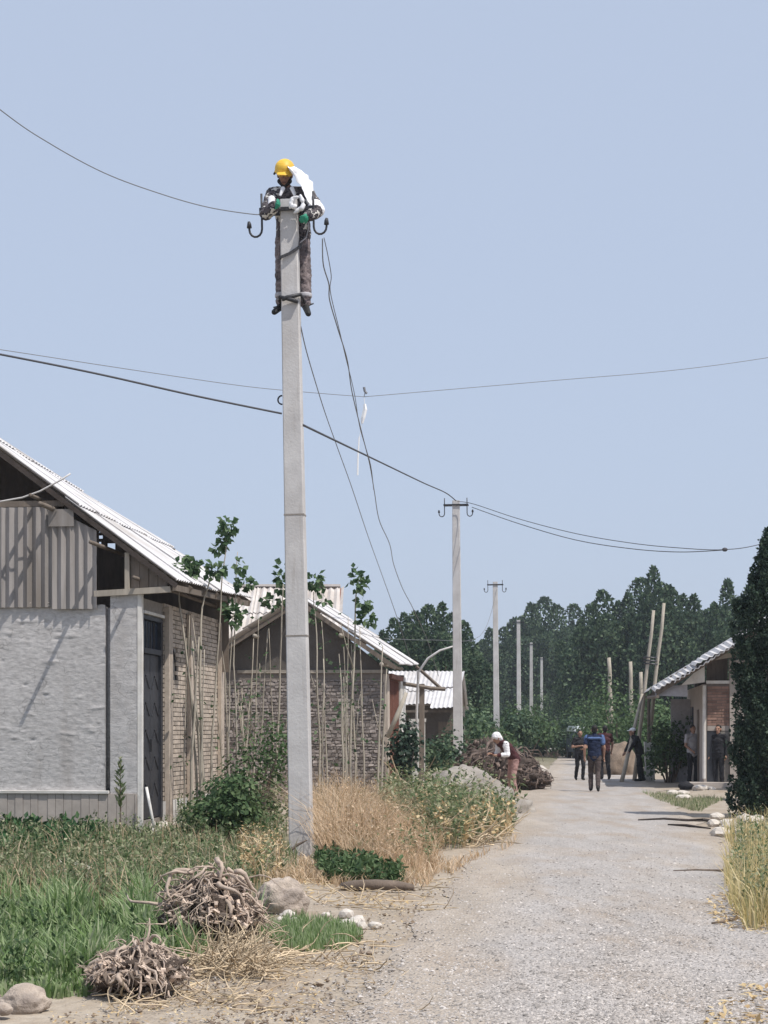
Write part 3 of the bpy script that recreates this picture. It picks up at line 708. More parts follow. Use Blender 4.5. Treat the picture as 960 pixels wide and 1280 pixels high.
    roof_slope(o, (-9.7, 6.6, 3.8), (-9.7, -0.13, 3.8), r1, r0, 6, 3, M['roof'], .015)
    e0, e1, r0, r1 = map(Vector, (e0, e1, r0, r1)); dn = Vector((0, 0, -0.085))
    mb = MB(); mb.obox(e0 + dn * .8, r0 + dn * .8, 0.03, 0.07); mb.build('verge_board', M['dead_wood'], o)
    for k in range(1, 7):
        s = k / 6.2; mb = MB(); mb.obox(e0.lerp(e1, s) + dn, r0.lerp(r1, s) + dn, 0.06, 0.10); mb.build('rafter', M['timber'], o)
    mb = MB(); mb.obox(e0 + dn + Vector((-.05, .05, 0)), e1 + dn + Vector((-.05, -.05, 0)), 0.05, 0.09); mb.build('eave_board', M['timber'], o)
    # purlins: round poles running out past the cladding
    for px, py, L, r in [(46, 622, .48, .032), (66, 636, .80, .042), (130, 684, .86, .034), (174, 724, .36, .032)]:
        mb = MB(); mb.tube([(U(px), 6.3, Z(py) - .02), (U(px), 0.2, Z(py)), (U(px), -L, Z(py))], [r, r, r * .9], 8); mb.build('purlin', M['timber'], o, True)
    # floor of the attic: keeps it dark
    mb = MB(); mb.box(-6.3, -0.1, 0.31, 6.0, 3.28, 3.34); mb.build('attic_floor', M['timber'], o)
    mb = MB(); mb.box(-9.6, -9.3, 0.31, 6.1, 0, 3.6); mb.build('rear_wall', M['mortar'], o)
    tag(o, 'grey plastered house with corrugated gable and steep white sheet roof on the left', 'house')
grey_house()

# ------------------------------------------------------------------ stone house behind the pole
def stone_house():
    D0 = 40.0; C = Vector(((482 - 480) * D0 / F, D0, 0)); o = empty('stone_house', C, RZ)
    W = 3.62; pk = (-1.78, 4.30); er = 2.86; el = 3.02
    mb = MB(); mb.box(-W, 0, 0.0, 0.3, 0, 2.80); mb.box(-W, -W + .3, .3, 4.4, 0, 2.8); mb.box(-W, 0, 4.1, 4.4, 0, 2.8); mb.build('wall', M['darkmortar'], o)
    mb = MB(); z = 0.0
    while z < 2.78:
        h = rnd(.055, .085); x = -W + rnd(0, .05)
        while x < -0.03:
            w = rnd(.06, .15); x2 = min(x + w, -0.01)
            zz = min(z + h - .012, 2.79)
            if x2 - x > .05 and not (2.55 < z): mb.box(x, x2 - .012, -rnd(.006, .03), 0.01, z + .004, zz, j=.012)
            x = x2
        z += h
    tag(mb.build('stonework', M['stone'], o), kind='stuff')
    mb = MB(); mb.box(-W + .5, -0.05, -.035, .02, 2.73, 2.80, j=.006); mb.build('wall_plate', M['pale_timber'], o)
    mb = MB()
    prof = [(-W, 2.80), (-0.0, 2.80), (-0.0, er - .05), (pk[0], pk[1] - .08), (-W, el - .08)]
    vs = [(x, y, z) for y in (0.02, .28) for x, z in prof]
    mb.add(vs, [(0, 1, 2, 3, 4), (9, 8, 7, 6, 5)] + [(i, 5 + i, 5 + (i + 1) % 5, (i + 1) % 5) for i in range(5)])
    mb.build('gable', M['mud'], o)
    # roofs
    roof_slope(o, (.29, -.32, 2.90), (.29, 4.6, 3.02), (pk[0], -.32, pk[1]), (pk[0], 4.6, pk[1] + .1), 4, 2, M['roof'])
    roof_slope(o, (-W - .25, 4.6, 3.0), (-W - .25, -.32, 3.0), (pk[0], 4.6, pk[1] + .1), (pk[0], -.32, pk[1]), 4, 2, M['old_roof'])
    for a, b in (((.25, -.3, 2.82), (pk[0], -.3, pk[1] - .10)), ((-W - .2, -.3, 2.93), (pk[0], -.3, pk[1] - .10))):
        mb = MB(); mb.obox(a, b, .03, .09); mb.build('verge_board', M['timber'], o)
    for x, z in ((-.05, 2.9), (-.9, 3.5), (-2.7, 3.5)):
        mb = MB(); mb.tube([(x, -.4, z), (x, 4.3, z + .05)], .045, 7); mb.build('purlin', M['pale_timber'], o, True)
    # road side: rusty sheet doors between brick piers
    mb = MB(); mb.box(-.28, -.06, .3, 4.1, 0, 2.75); mb.build('side_wall', M['darkmortar'], o)
    mb = MB(); mb.box(-.05, .05, .0, .45, 0, 2.7, j=.01); mb.build('brick_pier', M['brick'], o)
    for y0, y1 in ((.5, 1.7), (1.74, 3.0)):
        mb = MB(); mb.box(-.05, -.01, y0, y1, .1, 2.62)
        for k in range(5): mb.box(-.01, .012, y0 + .1 + k * (y1 - y0 - .2) / 4.2, y0 + .14 + k * (y1 - y0 - .2) / 4.2, .15, 2.6)
        d = mb.build('door', M['rust'], o)
        h = MB(); h.obox((.03, y1 - .12, 1.1), (.03, y1 - .12, 1.3), .02, .03); h.build('handle', M['steel'], d)
    mb = MB(); mb.box(-.06, .10, .35, 3.1, 2.63, 2.73); mb.build('lintel', M['rust'], o)
    mb = MB(); mb.box(-.05, .03, 3.1, 4.4, 0, 2.75); mb.build('end_wall', M['whitewash'], o)
    # porch beam and bracket running on past the eave
    mb = MB(); mb.tube([(-.1, 3.6, 2.62), (.62, 4.2, 2.50), (.95, 4.3, 2.48)], .05, 6); mb.build('porch_beam', M['timber'], o)
    mb = MB(); mb.tube([(.3, 4.1, 3.0), (.85, 4.3, 2.5)], .04, 6); mb.build('porch_brace', M['timber'], o)
    mb = MB(); mb.box(.36, .48, 4.1, 4.22, 0, 2.6, j=.01); mb.build('porch_post', M['timber'], o)
    tag(o, 'low stone walled house with dark mud gable and white sheet roof behind the concrete pole', 'house')
stone_house()

def back_house():       # only its big corrugated roof rises behind the stone house
    o = empty('back_house', (-1.2, 50, 0), 0.0)
    for x0, x1 in ((-7.5, -.35),):
        mb = MB(); mb.box(x0, x1, -2.4, 6.0, 0, 3.3); mb.build('wall', M['brick'], o)
        vs = [(x, y, z) for x in (x0, x1) for y, z in ((-2.4, 3.3), (6, 3.3), (2, 5.2))]
        mb = MB(); mb.add(vs, [(0, 1, 2), (5, 4, 3)]); mb.build('gable', M['rust'], o)
    roof_slope(o, (-7.8, -2.9, 3.12), (0.02, -2.9, 3.12), (-7.8, 2.0, 5.40), (0.02, 2.0, 5.40), 7, 3, M['old_roof'], 0.03, 7)
    roof_slope(o, (0.02, 6.6, 3.12), (-7.8, 6.6, 3.12), (0.02, 2.0, 5.40), (-7.8, 2.0, 5.40), 7, 3, M['old_roof'], 0.03, 7)
    mb = MB(); mb.obox((-7.8, 2.0, 5.45), (.02, 2.0, 5.45), .25, .06); mb.build('ridge_cap', M['old_roof'], o)
    mb = MB(); mb.obox((.03, -2.9, 3.05), (.03, 2.0, 5.33), .03, .12); mb.build('verge_board', M['rust'], o)
    tag(o, 'house behind with a broad pale corrugated roof showing over the stone house', 'house')
back_house()
def far_house():
    D = 60.0; o = empty('far_house', ((556 - 480) * D / F, D, 0), RZ)
    mb = MB(); mb.box(-1.9, .4, 0.0, 4, 0, 2.3); mb.build('wall', M['mud'], o)
    mb = MB(); mb.box(-1.2, -.7, -.03, .01, .8, 1.7); w = mb.build('window', M['glass'], o)
    mb = MB(); mb.box(-1.26, -.64, -.06, .0, .74, .8); mb.build('sill', M['whitewash'], w)
    mb = MB(); mb.box(-.2, .3, -.04, .01, 0.05, 1.8); mb.build('door', M['timber'], o)
    roof_slope(o, (-2.0, -.8, 2.18), (.42, -.8, 2.28), (-1.9, 1.6, 3.42), (.50, 1.6, 3.40), 3, 2, M['roof'], .018, 6, jit=.25)
    roof_slope(o, (.5, 4.4, 2.2), (-1.9, 4.4, 2.2), (.5, 1.6, 3.40), (-1.9, 1.6, 3.42), 3, 2, M['roof'], .025, 6)
    mb = MB(); mb.box(-2.0, .4, -.75, -.68, 2.08, 2.15); mb.build('eave_board', M['timber'], o)
    tag(o, 'small far house with ragged white sheet roof behind the second pole', 'house')
far_house()
# whitewashed low wall pieces by the shrub before that house
mb = MB(); p = at(522, 912, 45); mb.box(p.x - .16, p.x + .16, 44.9, 45.3, 0, 1.75, j=.02); mb.box(p.x - .2, p.x + .2, 44.86, 45.34, 1.72, 1.8, j=.01)
tag(mb.build('gate_pier', M['whitewash']), 'whitewashed gate pier half covered by a dark shrub', 'pier')

# ------------------------------------------------------------------ brick house on the right
def right_house():
    D0 = 51.0; C = Vector(((880 - 480) * D0 / F, D0, 0)); o = empty('brick_house', C, RZ)
    K = F / D0; U = lambda px: (px - 880) / K; Z = lambda py: CH + (HZ - py) / K
    W = 4.6
    mb = MB(); mb.box(.08, W, .06, .3, 0, 1.70); mb.box(.08, .68, .06, .3, 1.70, 2.76); mb.box(.68, W, .06, .3, 1.7, 3.6); mb.box(W - .3, W, .3, 7.6, 0, 2.8); mb.box(.2, W, 7.4, 7.7, 0, 3); mb.build('wall', M['darkmortar'], o)
    mb = MB(); z = 1.66; row = 0
    while z < 2.66:
        x = .09 - (.13 if row % 2 else 0)
        while x < .66:
            a = max(x, .09); b = min(x + .245, .665)
            if b - a > .03: mb.box(a, b, .03 + rnd(0, .012), .07, z, z + .062)
            x += .257
        z += .075; row += 1
    tag(mb.build('brickwork', M['brick_red'], o), kind='stuff')
    mb = MB(); mb.box(.09, .67, .02, .05, 1.52, 1.65); mb.build('sill_band', M['plaster_smooth'], o)
    mb = MB(); mb.box(.08, .36, .0, .05, .15, 1.5); mb.build('panel', M['iron_door'], o)
    mb = MB(); mb.box(.37, .66, .02, .055, .15, 1.5); mb.build('dado', M['mortar'], o)
    mb = MB(); mb.box(.06, .68, -.02, .1, 2.77, 2.85); mb.build('opening_sill', M['whitewash'], o)
    mb = MB(); mb.box(.1, .66, .5, .52, 2.85, 3.5); mb.build('attic_back', M['timber'], o)
    mb = MB(); mb.box(.67, 1.06, -.06, .3, 0, 3.42, j=.01); mb.build('pier', M['plaster_smooth'], o)
    mb = MB(); mb.tube([(.0, -.05, .25), (.0, -.05, 2.72)], .045, 8); mb.build('corner_pipe', M['whitewash'], o)
    mb = MB(); mb.box(-.02, .07, .0, 7.5, 0, 2.75)
    mb.build('side_wall', M['plaster_smooth'], o)
    mb = MB(); mb.box(-.05, -.02, 1.6, 2.3, .1, 2.1); d = mb.build('door', M['timber'], o)
    mb = MB(); mb.box(-.06, -.02, 4.2, 5.2, 1.0, 2.2); d = mb.build('window', M['glass'], o)
    mb = MB(); mb.box(-.09, -.03, 4.1, 5.3, .94, 1.0); mb.build('sill', M['whitewash'], d)
    # steps / bench slab before the wall
    mb = MB(); mb.box(-.4, .75, -.8, 0.0, -.05, .16, j=.01); mb.build('door_step', M['plaster_smooth'], o)
    # roof: sheets laid unevenly, gaps between
    sl = .605
    ev = Vector((-1.32, -.45, 2.66)); rg = Vector((2.2, -.45, 2.66 + 3.52 * sl)); ax = Vector((0, 7.8, 0))
    n = Vector((-sl, 0, 1)).normalized(); up = (rg - ev).normalized()
    for i, (t0, t1, y0, y1, lift) in enumerate([(0, .34, -.1, 2.0, .02), (.30, .68, -.42, 1.8, .06), (.64, 1.0, -.2, 1.9, .10), (.02, .5, 1.9, 4, .03), (.48, 1, 1.9, 4.1, .06), (0, .52, 4, 6, .03), (.5, 1, 4, 6, .06), (0, .5, 5.9, 8, .03), (.48, 1, 5.9, 8, .06)]):
        a = ev.lerp(rg, t0) + n * lift; d = ev.lerp(rg, t1) + n * lift
        dr = Vector((0, 0, -.16)) if i < 3 else Vector((0, 0, 0))
        sheet(o, 'roof_sheet', M['roof'], (d + dr * (1.0 + .5 * i) + Vector((0, y0, 0)), a + dr * .7 + Vector((0, y0, 0)), a + Vector((0, y1, 0)), d + Vector((0, y1, 0))), 9, .022)
    # lower layer pokes out as a second pale strip
    for t0, t1, y0, l in ((.12, .40, -.55, -.14), (.34, .62, -.5, -.13)):
        a = ev.lerp(rg, t0) + n * l; d = ev.lerp(rg, t1) + n * l
        sheet(o, 'roof_sheet', M['roof'], (d + Vector((0, y0, 0)), a + Vector((0, y0, 0)), a + Vector((0, y0 + 1.6, 0)), d + Vector((0, y0 + 1.6, 0))), 8, .022)
    roof_slope(o, (5.3, 7.4, 2.9), (5.3, -.5, 2.9), (2.2, 7.4, rg.z), (2.2, -.5, rg.z), 6, 2, M['roof'])
    for k in range(4):
        y = -.4 + k * 2.5; mb = MB(); mb.obox(ev + Vector((0.05, y + .45, -.16)), rg + Vector((0, y + .45, -.16)), .06, .1); mb.build('rafter', M['timber'], o)
    mb = MB(); mb.tube([(-1.25, -.7, 2.42), (-1.25, 6, 2.5)], .05, 6); mb.build('porch_beam', M['timber'], o)
    mb = MB(); mb.add([(-1.3, -.3, 2.45), (-.45, -.3, 2.42), (-.45, -.2, 2.75), (-1.3, -.2, 2.66), (-1.3, -.26, 2.45), (-.45, -.26, 2.42), (-.45, -.16, 2.75), (-1.3, -.16, 2.66)], [(0, 1, 2, 3), (7, 6, 5, 4), (0, 4, 5, 1), (2, 6, 7, 3), (1, 5, 6, 2), (3, 7, 4, 0)]); mb.build('fascia_panel', M['grey_cloth'], o)
    mb = MB(); mb.add([(-.62, -.28, 2.72), (0, -.28, 2.80), (0, -.28, 3.32), (-.62, -.25, 2.72), (0, -.25, 2.80), (0, -.25, 3.32)], [(0, 1, 2), (5, 4, 3), (0, 3, 4, 1), (1, 4, 5, 2), (2, 5, 3, 0)]); mb.build('gable_panel', M['whitewash'], o)
    mb = MB(); mb.obox((.06, -.02, 3.42), (1.3, -.02, 3.62), .1, .12); mb.build('wall_beam', M['pale_timber'], o)
    for y in (6.8,):
        mb = MB(); mb.tube([(-1.2, y, 0), (-1.2, y, 2.45)], .05, 7); mb.build('porch_post', M['timber'], o)
    mb = MB(); mb.box(-.6, -.03, 5.6, 5.7, 0, 2.45); mb.build('porch_screen', M['grey_cloth'], o)
    tag(o, 'brick house on the right with a crooked roof of loose white sheets', 'house')
right_house()
# low wall and fence at the far end of the road
mb = MB(); 
for i in range(12): mb.box(7.2 + i * .42, 7.2 + i * .42 + .41, 111.5, 111.75, 0, .30 + rnd(-.01, .01))
wl = mb.build('low_wall', M['darkmortar']); tag(wl, 'low dark wall with pale coping closing the far end of the road', 'wall')
mb = MB(); mb.box(7.1, 12.3, 111.4, 111.85, .315, .46, j=.02); mb.build('coping', M['whitewash'], wl)

# ------------------------------------------------------------------ concrete poles
def make_pole():
    o = empty('utility_pole', (0, 0, 0), RZ)
    H = 8.17; mb = MB(); vs = []
    n = 14
    for i in range(n + 1):
        t = i / n; w = .145 + (.105 - .145) * t; d = .12 + (.085 - .12) * t; z = -.5 + (H + .5) * t; b = .012
        vs += [(-w + b, -d, z), (w - b, -d, z), (w, -d + b, z), (w, d - b, z), (w - b, d, z), (-w + b, d, z), (-w, d - b, z), (-w, -d + b, z)]
    fs = [(i * 8 + k, i * 8 + (k + 1) % 8, (i + 1) * 8 + (k + 1) % 8, (i + 1) * 8 + k) for i in range(n) for k in range(8)]
    fs += [tuple(range(7, -1, -1)), tuple(n * 8 + k for k in range(8))]
    mb.add(vs, fs); mb.build('shaft', M['concrete'], o)
    z = H - .13
    mb = MB(); mb.box(-.36, .36, -.118, -.092, z - .022, z + .022); mb.box(-.36, .36, .092, .118, z - .022, z + .022); mb.box(-.13, -.108, -.092, .092, z - .02, z + .02); mb.box(.108, .13, -.092, .092, z - .02, z + .02)
    mb.build('crossarm', M['steel'], o)
    for s in (-1, 1):
        x = s * .325; pth = [(x, -.14, z + .19), (x, -.14, z), (x, -.14, z - .25)]
        for k in range(1, 8):
            a = math.pi * k / 7; pth.append((x + s * .08 * (1 - math.cos(a)), -.14, z - .25 - .095 * math.sin(a)))
        pth.append((x + s * .16, -.14, z - .20))
        mb = MB(); mb.tube(pth, .014, 7); h = mb.build('hook', M['steel'], o, True)
        mb = MB(); mb.tube([(x + s * .16, -.14, z - .23), (x + s * .16, -.14, z - .18), (x + s * .165, -.14, z - .15)], [.032, .026, .016], 8); mb.build('insulator', M['steel'], h, True)
    return o
pole0 = make_pole()
pole_spots = []
POLE_LAB = ['nearest tall concrete pole with the lineman clinging to its top', 'second concrete pole standing behind the grey earth mound', 'third concrete pole rising behind the pile of roots',
            'fourth concrete pole down the road before the dark poplars', 'fifth concrete pole half hidden by the poplars', 'farthest concrete pole among the poplars down the road']
for i, (pb, pt, D) in enumerate([(377, 361, 24.0), (573, 570, 55.5), (621, 619, 86), (649, 648, 116), (664, 664, 146), (677, 677, 176)]):
    p = pole0 if i == 0 else copy_tree(pole0)
    xb = (pb - 480) * D / F; xt = (pt - 480) * D / F
    p.location = (xb, D, 0); p.rotation_euler = (0, math.atan((xt - xb) / 8.17), RZ)
    tag(p, POLE_LAB[i], 'pole', 'concrete poles along the road')
# fittings only the near pole has
mb = MB(); mb.tube([(-.13, -.02, 5.62)] + [(-.13 - .055 * math.sin(math.pi * k / 8), -.02, 5.62 + .055 * (1 - math.cos(math.pi * k / 8))) for k in range(1, 9)], .011, 6)
mb.build('loop_bracket', M['steel'], pole0, True)
for z in (4.22, 2.71):
    mb = MB(); w = .1455 - .04 * (z + .5) / 8.67; mb.box(-w - .003, w + .003, -(.12 - .035 * (z + .5) / 8.67) - .003, .1, z, z + .02); mb.build('band', M['mortar'], pole0)

# ------------------------------------------------------------------ people
def frame_head(mb, c, f, up, s=1.0, nose=True):
    f = Vector(f).normalized(); up = Vector(up); r = f.cross(up).normalized(); up = r.cross(f).normalized()
    q = Matrix((r, -f, up)).transposed()
    P = lambda x, y, z: Vector(c) + q @ (Vector((x, y, z)) * s)      # local: -y is forward
    mb.ell(P(0, .015, .03), (.076 * s, .095 * s, .092 * s), rot=q)
    mb.cap(P(0, -.03, -.02), P(0, -.045, -.085), .062 * s, .036 * s)
    if nose:
        mb.cap(P(0, -.088, .015), P(0, -.108, -.022), .011 * s, .015 * s)
        for k in (-1, 1):
            mb.ell(P(k * .078, .012, -.005), (.012 * s, .022 * s, .034 * s), rot=q)
            mb.cap(P(k * .015, -.078, .032), P(k * .05, -.066, .034), .013 * s, .012 * s)
        mb.cap(P(-.02, -.086, -.062), P(.02, -.086, -.062), .009 * s, .009 * s)
    return P, q
def hand(mb, wr, el, side, s=1.0, curl=0.9, mul_=1.0):
    wr = Vector(wr); d = (wr - Vector(el)).normalized(); sd = Vector(side); sd = (sd - d * sd.dot(d)).normalized(); n = d.cross(sd)
    k = mul_; mb.cap(wr, wr + d * .075 * s, .024 * s * k, .026 * s * k, 8, sd, 1.55)
    for i, L in enumerate((.062, .072, .068, .052)):
        b = wr + d * .085 * s + sd * (-.033 + .022 * i) * s
        j = b + (d * math.cos(curl * .5) + n * math.sin(curl * .5)) * L * .5 * s
        e = j + (d * math.cos(curl * 1.3) + n * math.sin(curl * 1.3)) * L * .5 * s
        mb.cap(b, j, .010 * s * k, .009 * s * k, 6); mb.cap(j, e, .009 * s * k, .0075 * s * k, 6)
    b = wr + d * .03 * s - sd * .036 * s; e = b + (d * .7 - sd * .5 + n * .5).normalized() * .055 * s
    mb.cap(b, e, .012 * s * k, .009 * s * k, 6)
J0 = dict(pel=(0, 0, .93), che=(0, 0, 1.25), nek=(0, .01, 1.43), hed=(0, -.01, 1.575), f=(0, -1, 0),
          shL=(.175, 0, 1.385), shR=(-.175, 0, 1.385), elL=(.23, .03, 1.11), elR=(-.23, .03, 1.11), wrL=(.235, -.05, .87), wrR=(-.235, -.05, .87),
          hiL=(.085, 0, .90), hiR=(-.085, 0, .90), knL=(.10, -.02, .49), knR=(-.10, -.02, .49), anL=(.105, .03, .085), anR=(-.105, .03, .085), toL=(.12, -.12, .03), toR=(-.12, -.12, .03))
def person(loc, rz, pose, shirt, pants, skin='skin', sleeve='short', hat=None, hair=True, voxel=.010, label='', scale=1.0, curl=.8, skirt=None, glove=None, boots='boot', group=None, torso_up=(0, 0, 1), extra=None, bulk=0.0, hs=1.0):
    J = {k: Vector(v) for k, v in J0.items()}
    for k, v in pose.items(): J[k] = Vector(v)
    o = empty('person', loc, rz); o.scale = (scale,) * 3
    across = (J['shL'] - J['shR']).normalized()
    tu = (J['nek'] - J['pel']).normalized()
    def limbs(mb, g, arms=2, legs=2, torso=True):
        if torso:
            mb.cap(J['pel'], J['pel'].lerp(J['che'], .55), .118 + g, .108 + g, 14, across, 1.38)
            mb.cap(J['pel'].lerp(J['che'], .55), J['che'], .108 + g, .118 + g, 14, across, 1.42)
            mb.cap(J['che'], J['che'].lerp(J['nek'], .62), .118 + g, .07 + g, 14, across, 1.5)
            for s in 'LR': mb.cap(J['sh' + s], J['nek'].lerp(J['che'], .3), .062 + g, .075 + g)
        for s in 'LR':
            if arms > 0:
                k = J['sh' + s].lerp(J['el' + s], .62) if arms == .5 else J['el' + s]
                mb.cap(J['sh' + s], k, .056 + g, (.046 if arms == .5 else .041) + g)
                if arms == 2: mb.cap(J['el' + s], J['wr' + s].lerp(J['el' + s], .04), .041 + g, .028 + g)
            if legs > 0:
                mb.cap(J['hi' + s], J['kn' + s], .088 + g, .057 + g); mb.cap(J['kn' + s], J['an' + s], .057 + g, .04 + g * 1.6)
    b = MB(); limbs(b, 0); b.cap(J['nek'] - tu * .05, J['hed'] - tu * .04, .055, .05)
    P, q = frame_head(b, J['hed'], J['f'], torso_up, hs)
    for s in 'LR':
        b.cap(J['an' + s] + Vector((0, .02, -.03)), J['to' + s], .045, .03)
        if not glove: hand(b, J['wr' + s], J['el' + s], J.get('hs' + s, Vector((0, -1, 0))), 1.0, curl)
        else: b.cap(J['wr' + s], J['wr' + s] + (J['wr' + s] - J['el' + s]).normalized() * .06, .026, .02)
    remesh(b, 'body', M[skin], o, voxel, 3)
    e = MB()
    for k in (-1, 1): e.ell(P(k * .032, -.079, .012), (.013 * hs, .008 * hs, .008 * hs), rot=q)
    e.build('eyes', M['eye'], o); e = MB(); e.cap(P(-.022, -.092, -.058), P(.022, -.092, -.058), .004, .004, 6); e.build('mouth', M['maroon'], o)
    t = MB(); limbs(t, .014 + bulk, {'short': .5, 'long': 2, 'none': 0}[sleeve], 0); t.cap(J['pel'] - tu * .04, J['pel'], .125, .13, 14, across, 1.4); t.cap(J['nek'] - tu * .03, J['nek'] + tu * .02, .07, .068)
    remesh(t, 'shirt', M[shirt], o, voxel, 4)
    t = MB(); t.cap(J['pel'] - Vector((0, 0, .03)), J['pel'] + tu * .05, .128, .122, 14, across, 1.32); limbs(t, .013 + bulk * .35, 0, 2, False)
    if skirt: t.cap(J['pel'], (J['knL'] + J['knR']) / 2 - Vector((0, 0, .1)), .15, .2, 14, across, 1.15)
    remesh(t, 'trousers', M[pants], o, voxel, 4)
    for s in 'LR':
        t = MB(); d = J['to' + s] - J['an' + s]; t.cap(J['an' + s], J['an' + s] + Vector((0, .025, -.035)), .05, .05); t.cap(J['an' + s] + Vector((0, .02, -.035)), J['to' + s] + Vector((0, 0, .005)), .048, .038)
        remesh(t, 'shoe', M[boots], o, voxel, 2)
        if glove:
            t = MB(); hand(t, J['wr' + s], J['el' + s], J.get('hs' + s, Vector((0, -1, 0))), 1.05, curl, 1.2); t.cap(J['wr' + s], J['wr' + s].lerp(J['el' + s], .2), .034, .042)
            remesh(t, 'glove', M[glove], o, .006, 2)
    if hair:
        t = MB(); t.ell(P(0, .028, .045), (.083 * hs, .098 * hs, .09 * hs), rot=q); t.ell(P(0, .05, -.01), (.076 * hs, .06 * hs, .08 * hs), rot=q); remesh(t, 'hair', M['hair'], o, voxel, 2)
    if hat == 'cap':
        t = MB(); t.ell(P(0, .018, .062), (.092, .108, .075), rot=q); t.cap(P(-.03, -.09, .05), P(.03, -.09, .05), .02, .02); t.ell(P(0, -.12, .045), (.07, .06, .012), rot=q); remesh(t, 'cap', M['white_cloth'], o, voxel, 2)
    if hat == 'scarf':
        t = MB(); t.ell(P(0, .022, .045), (.095, .112, .1), rot=q); t.ell(P(0, .06, -.03), (.085, .07, .11), rot=q); remesh(t, 'head_scarf', M['white_cloth'], o, voxel, 3)
    if extra: extra(o, J, P, q)
    return tag(o, label, 'person', group)

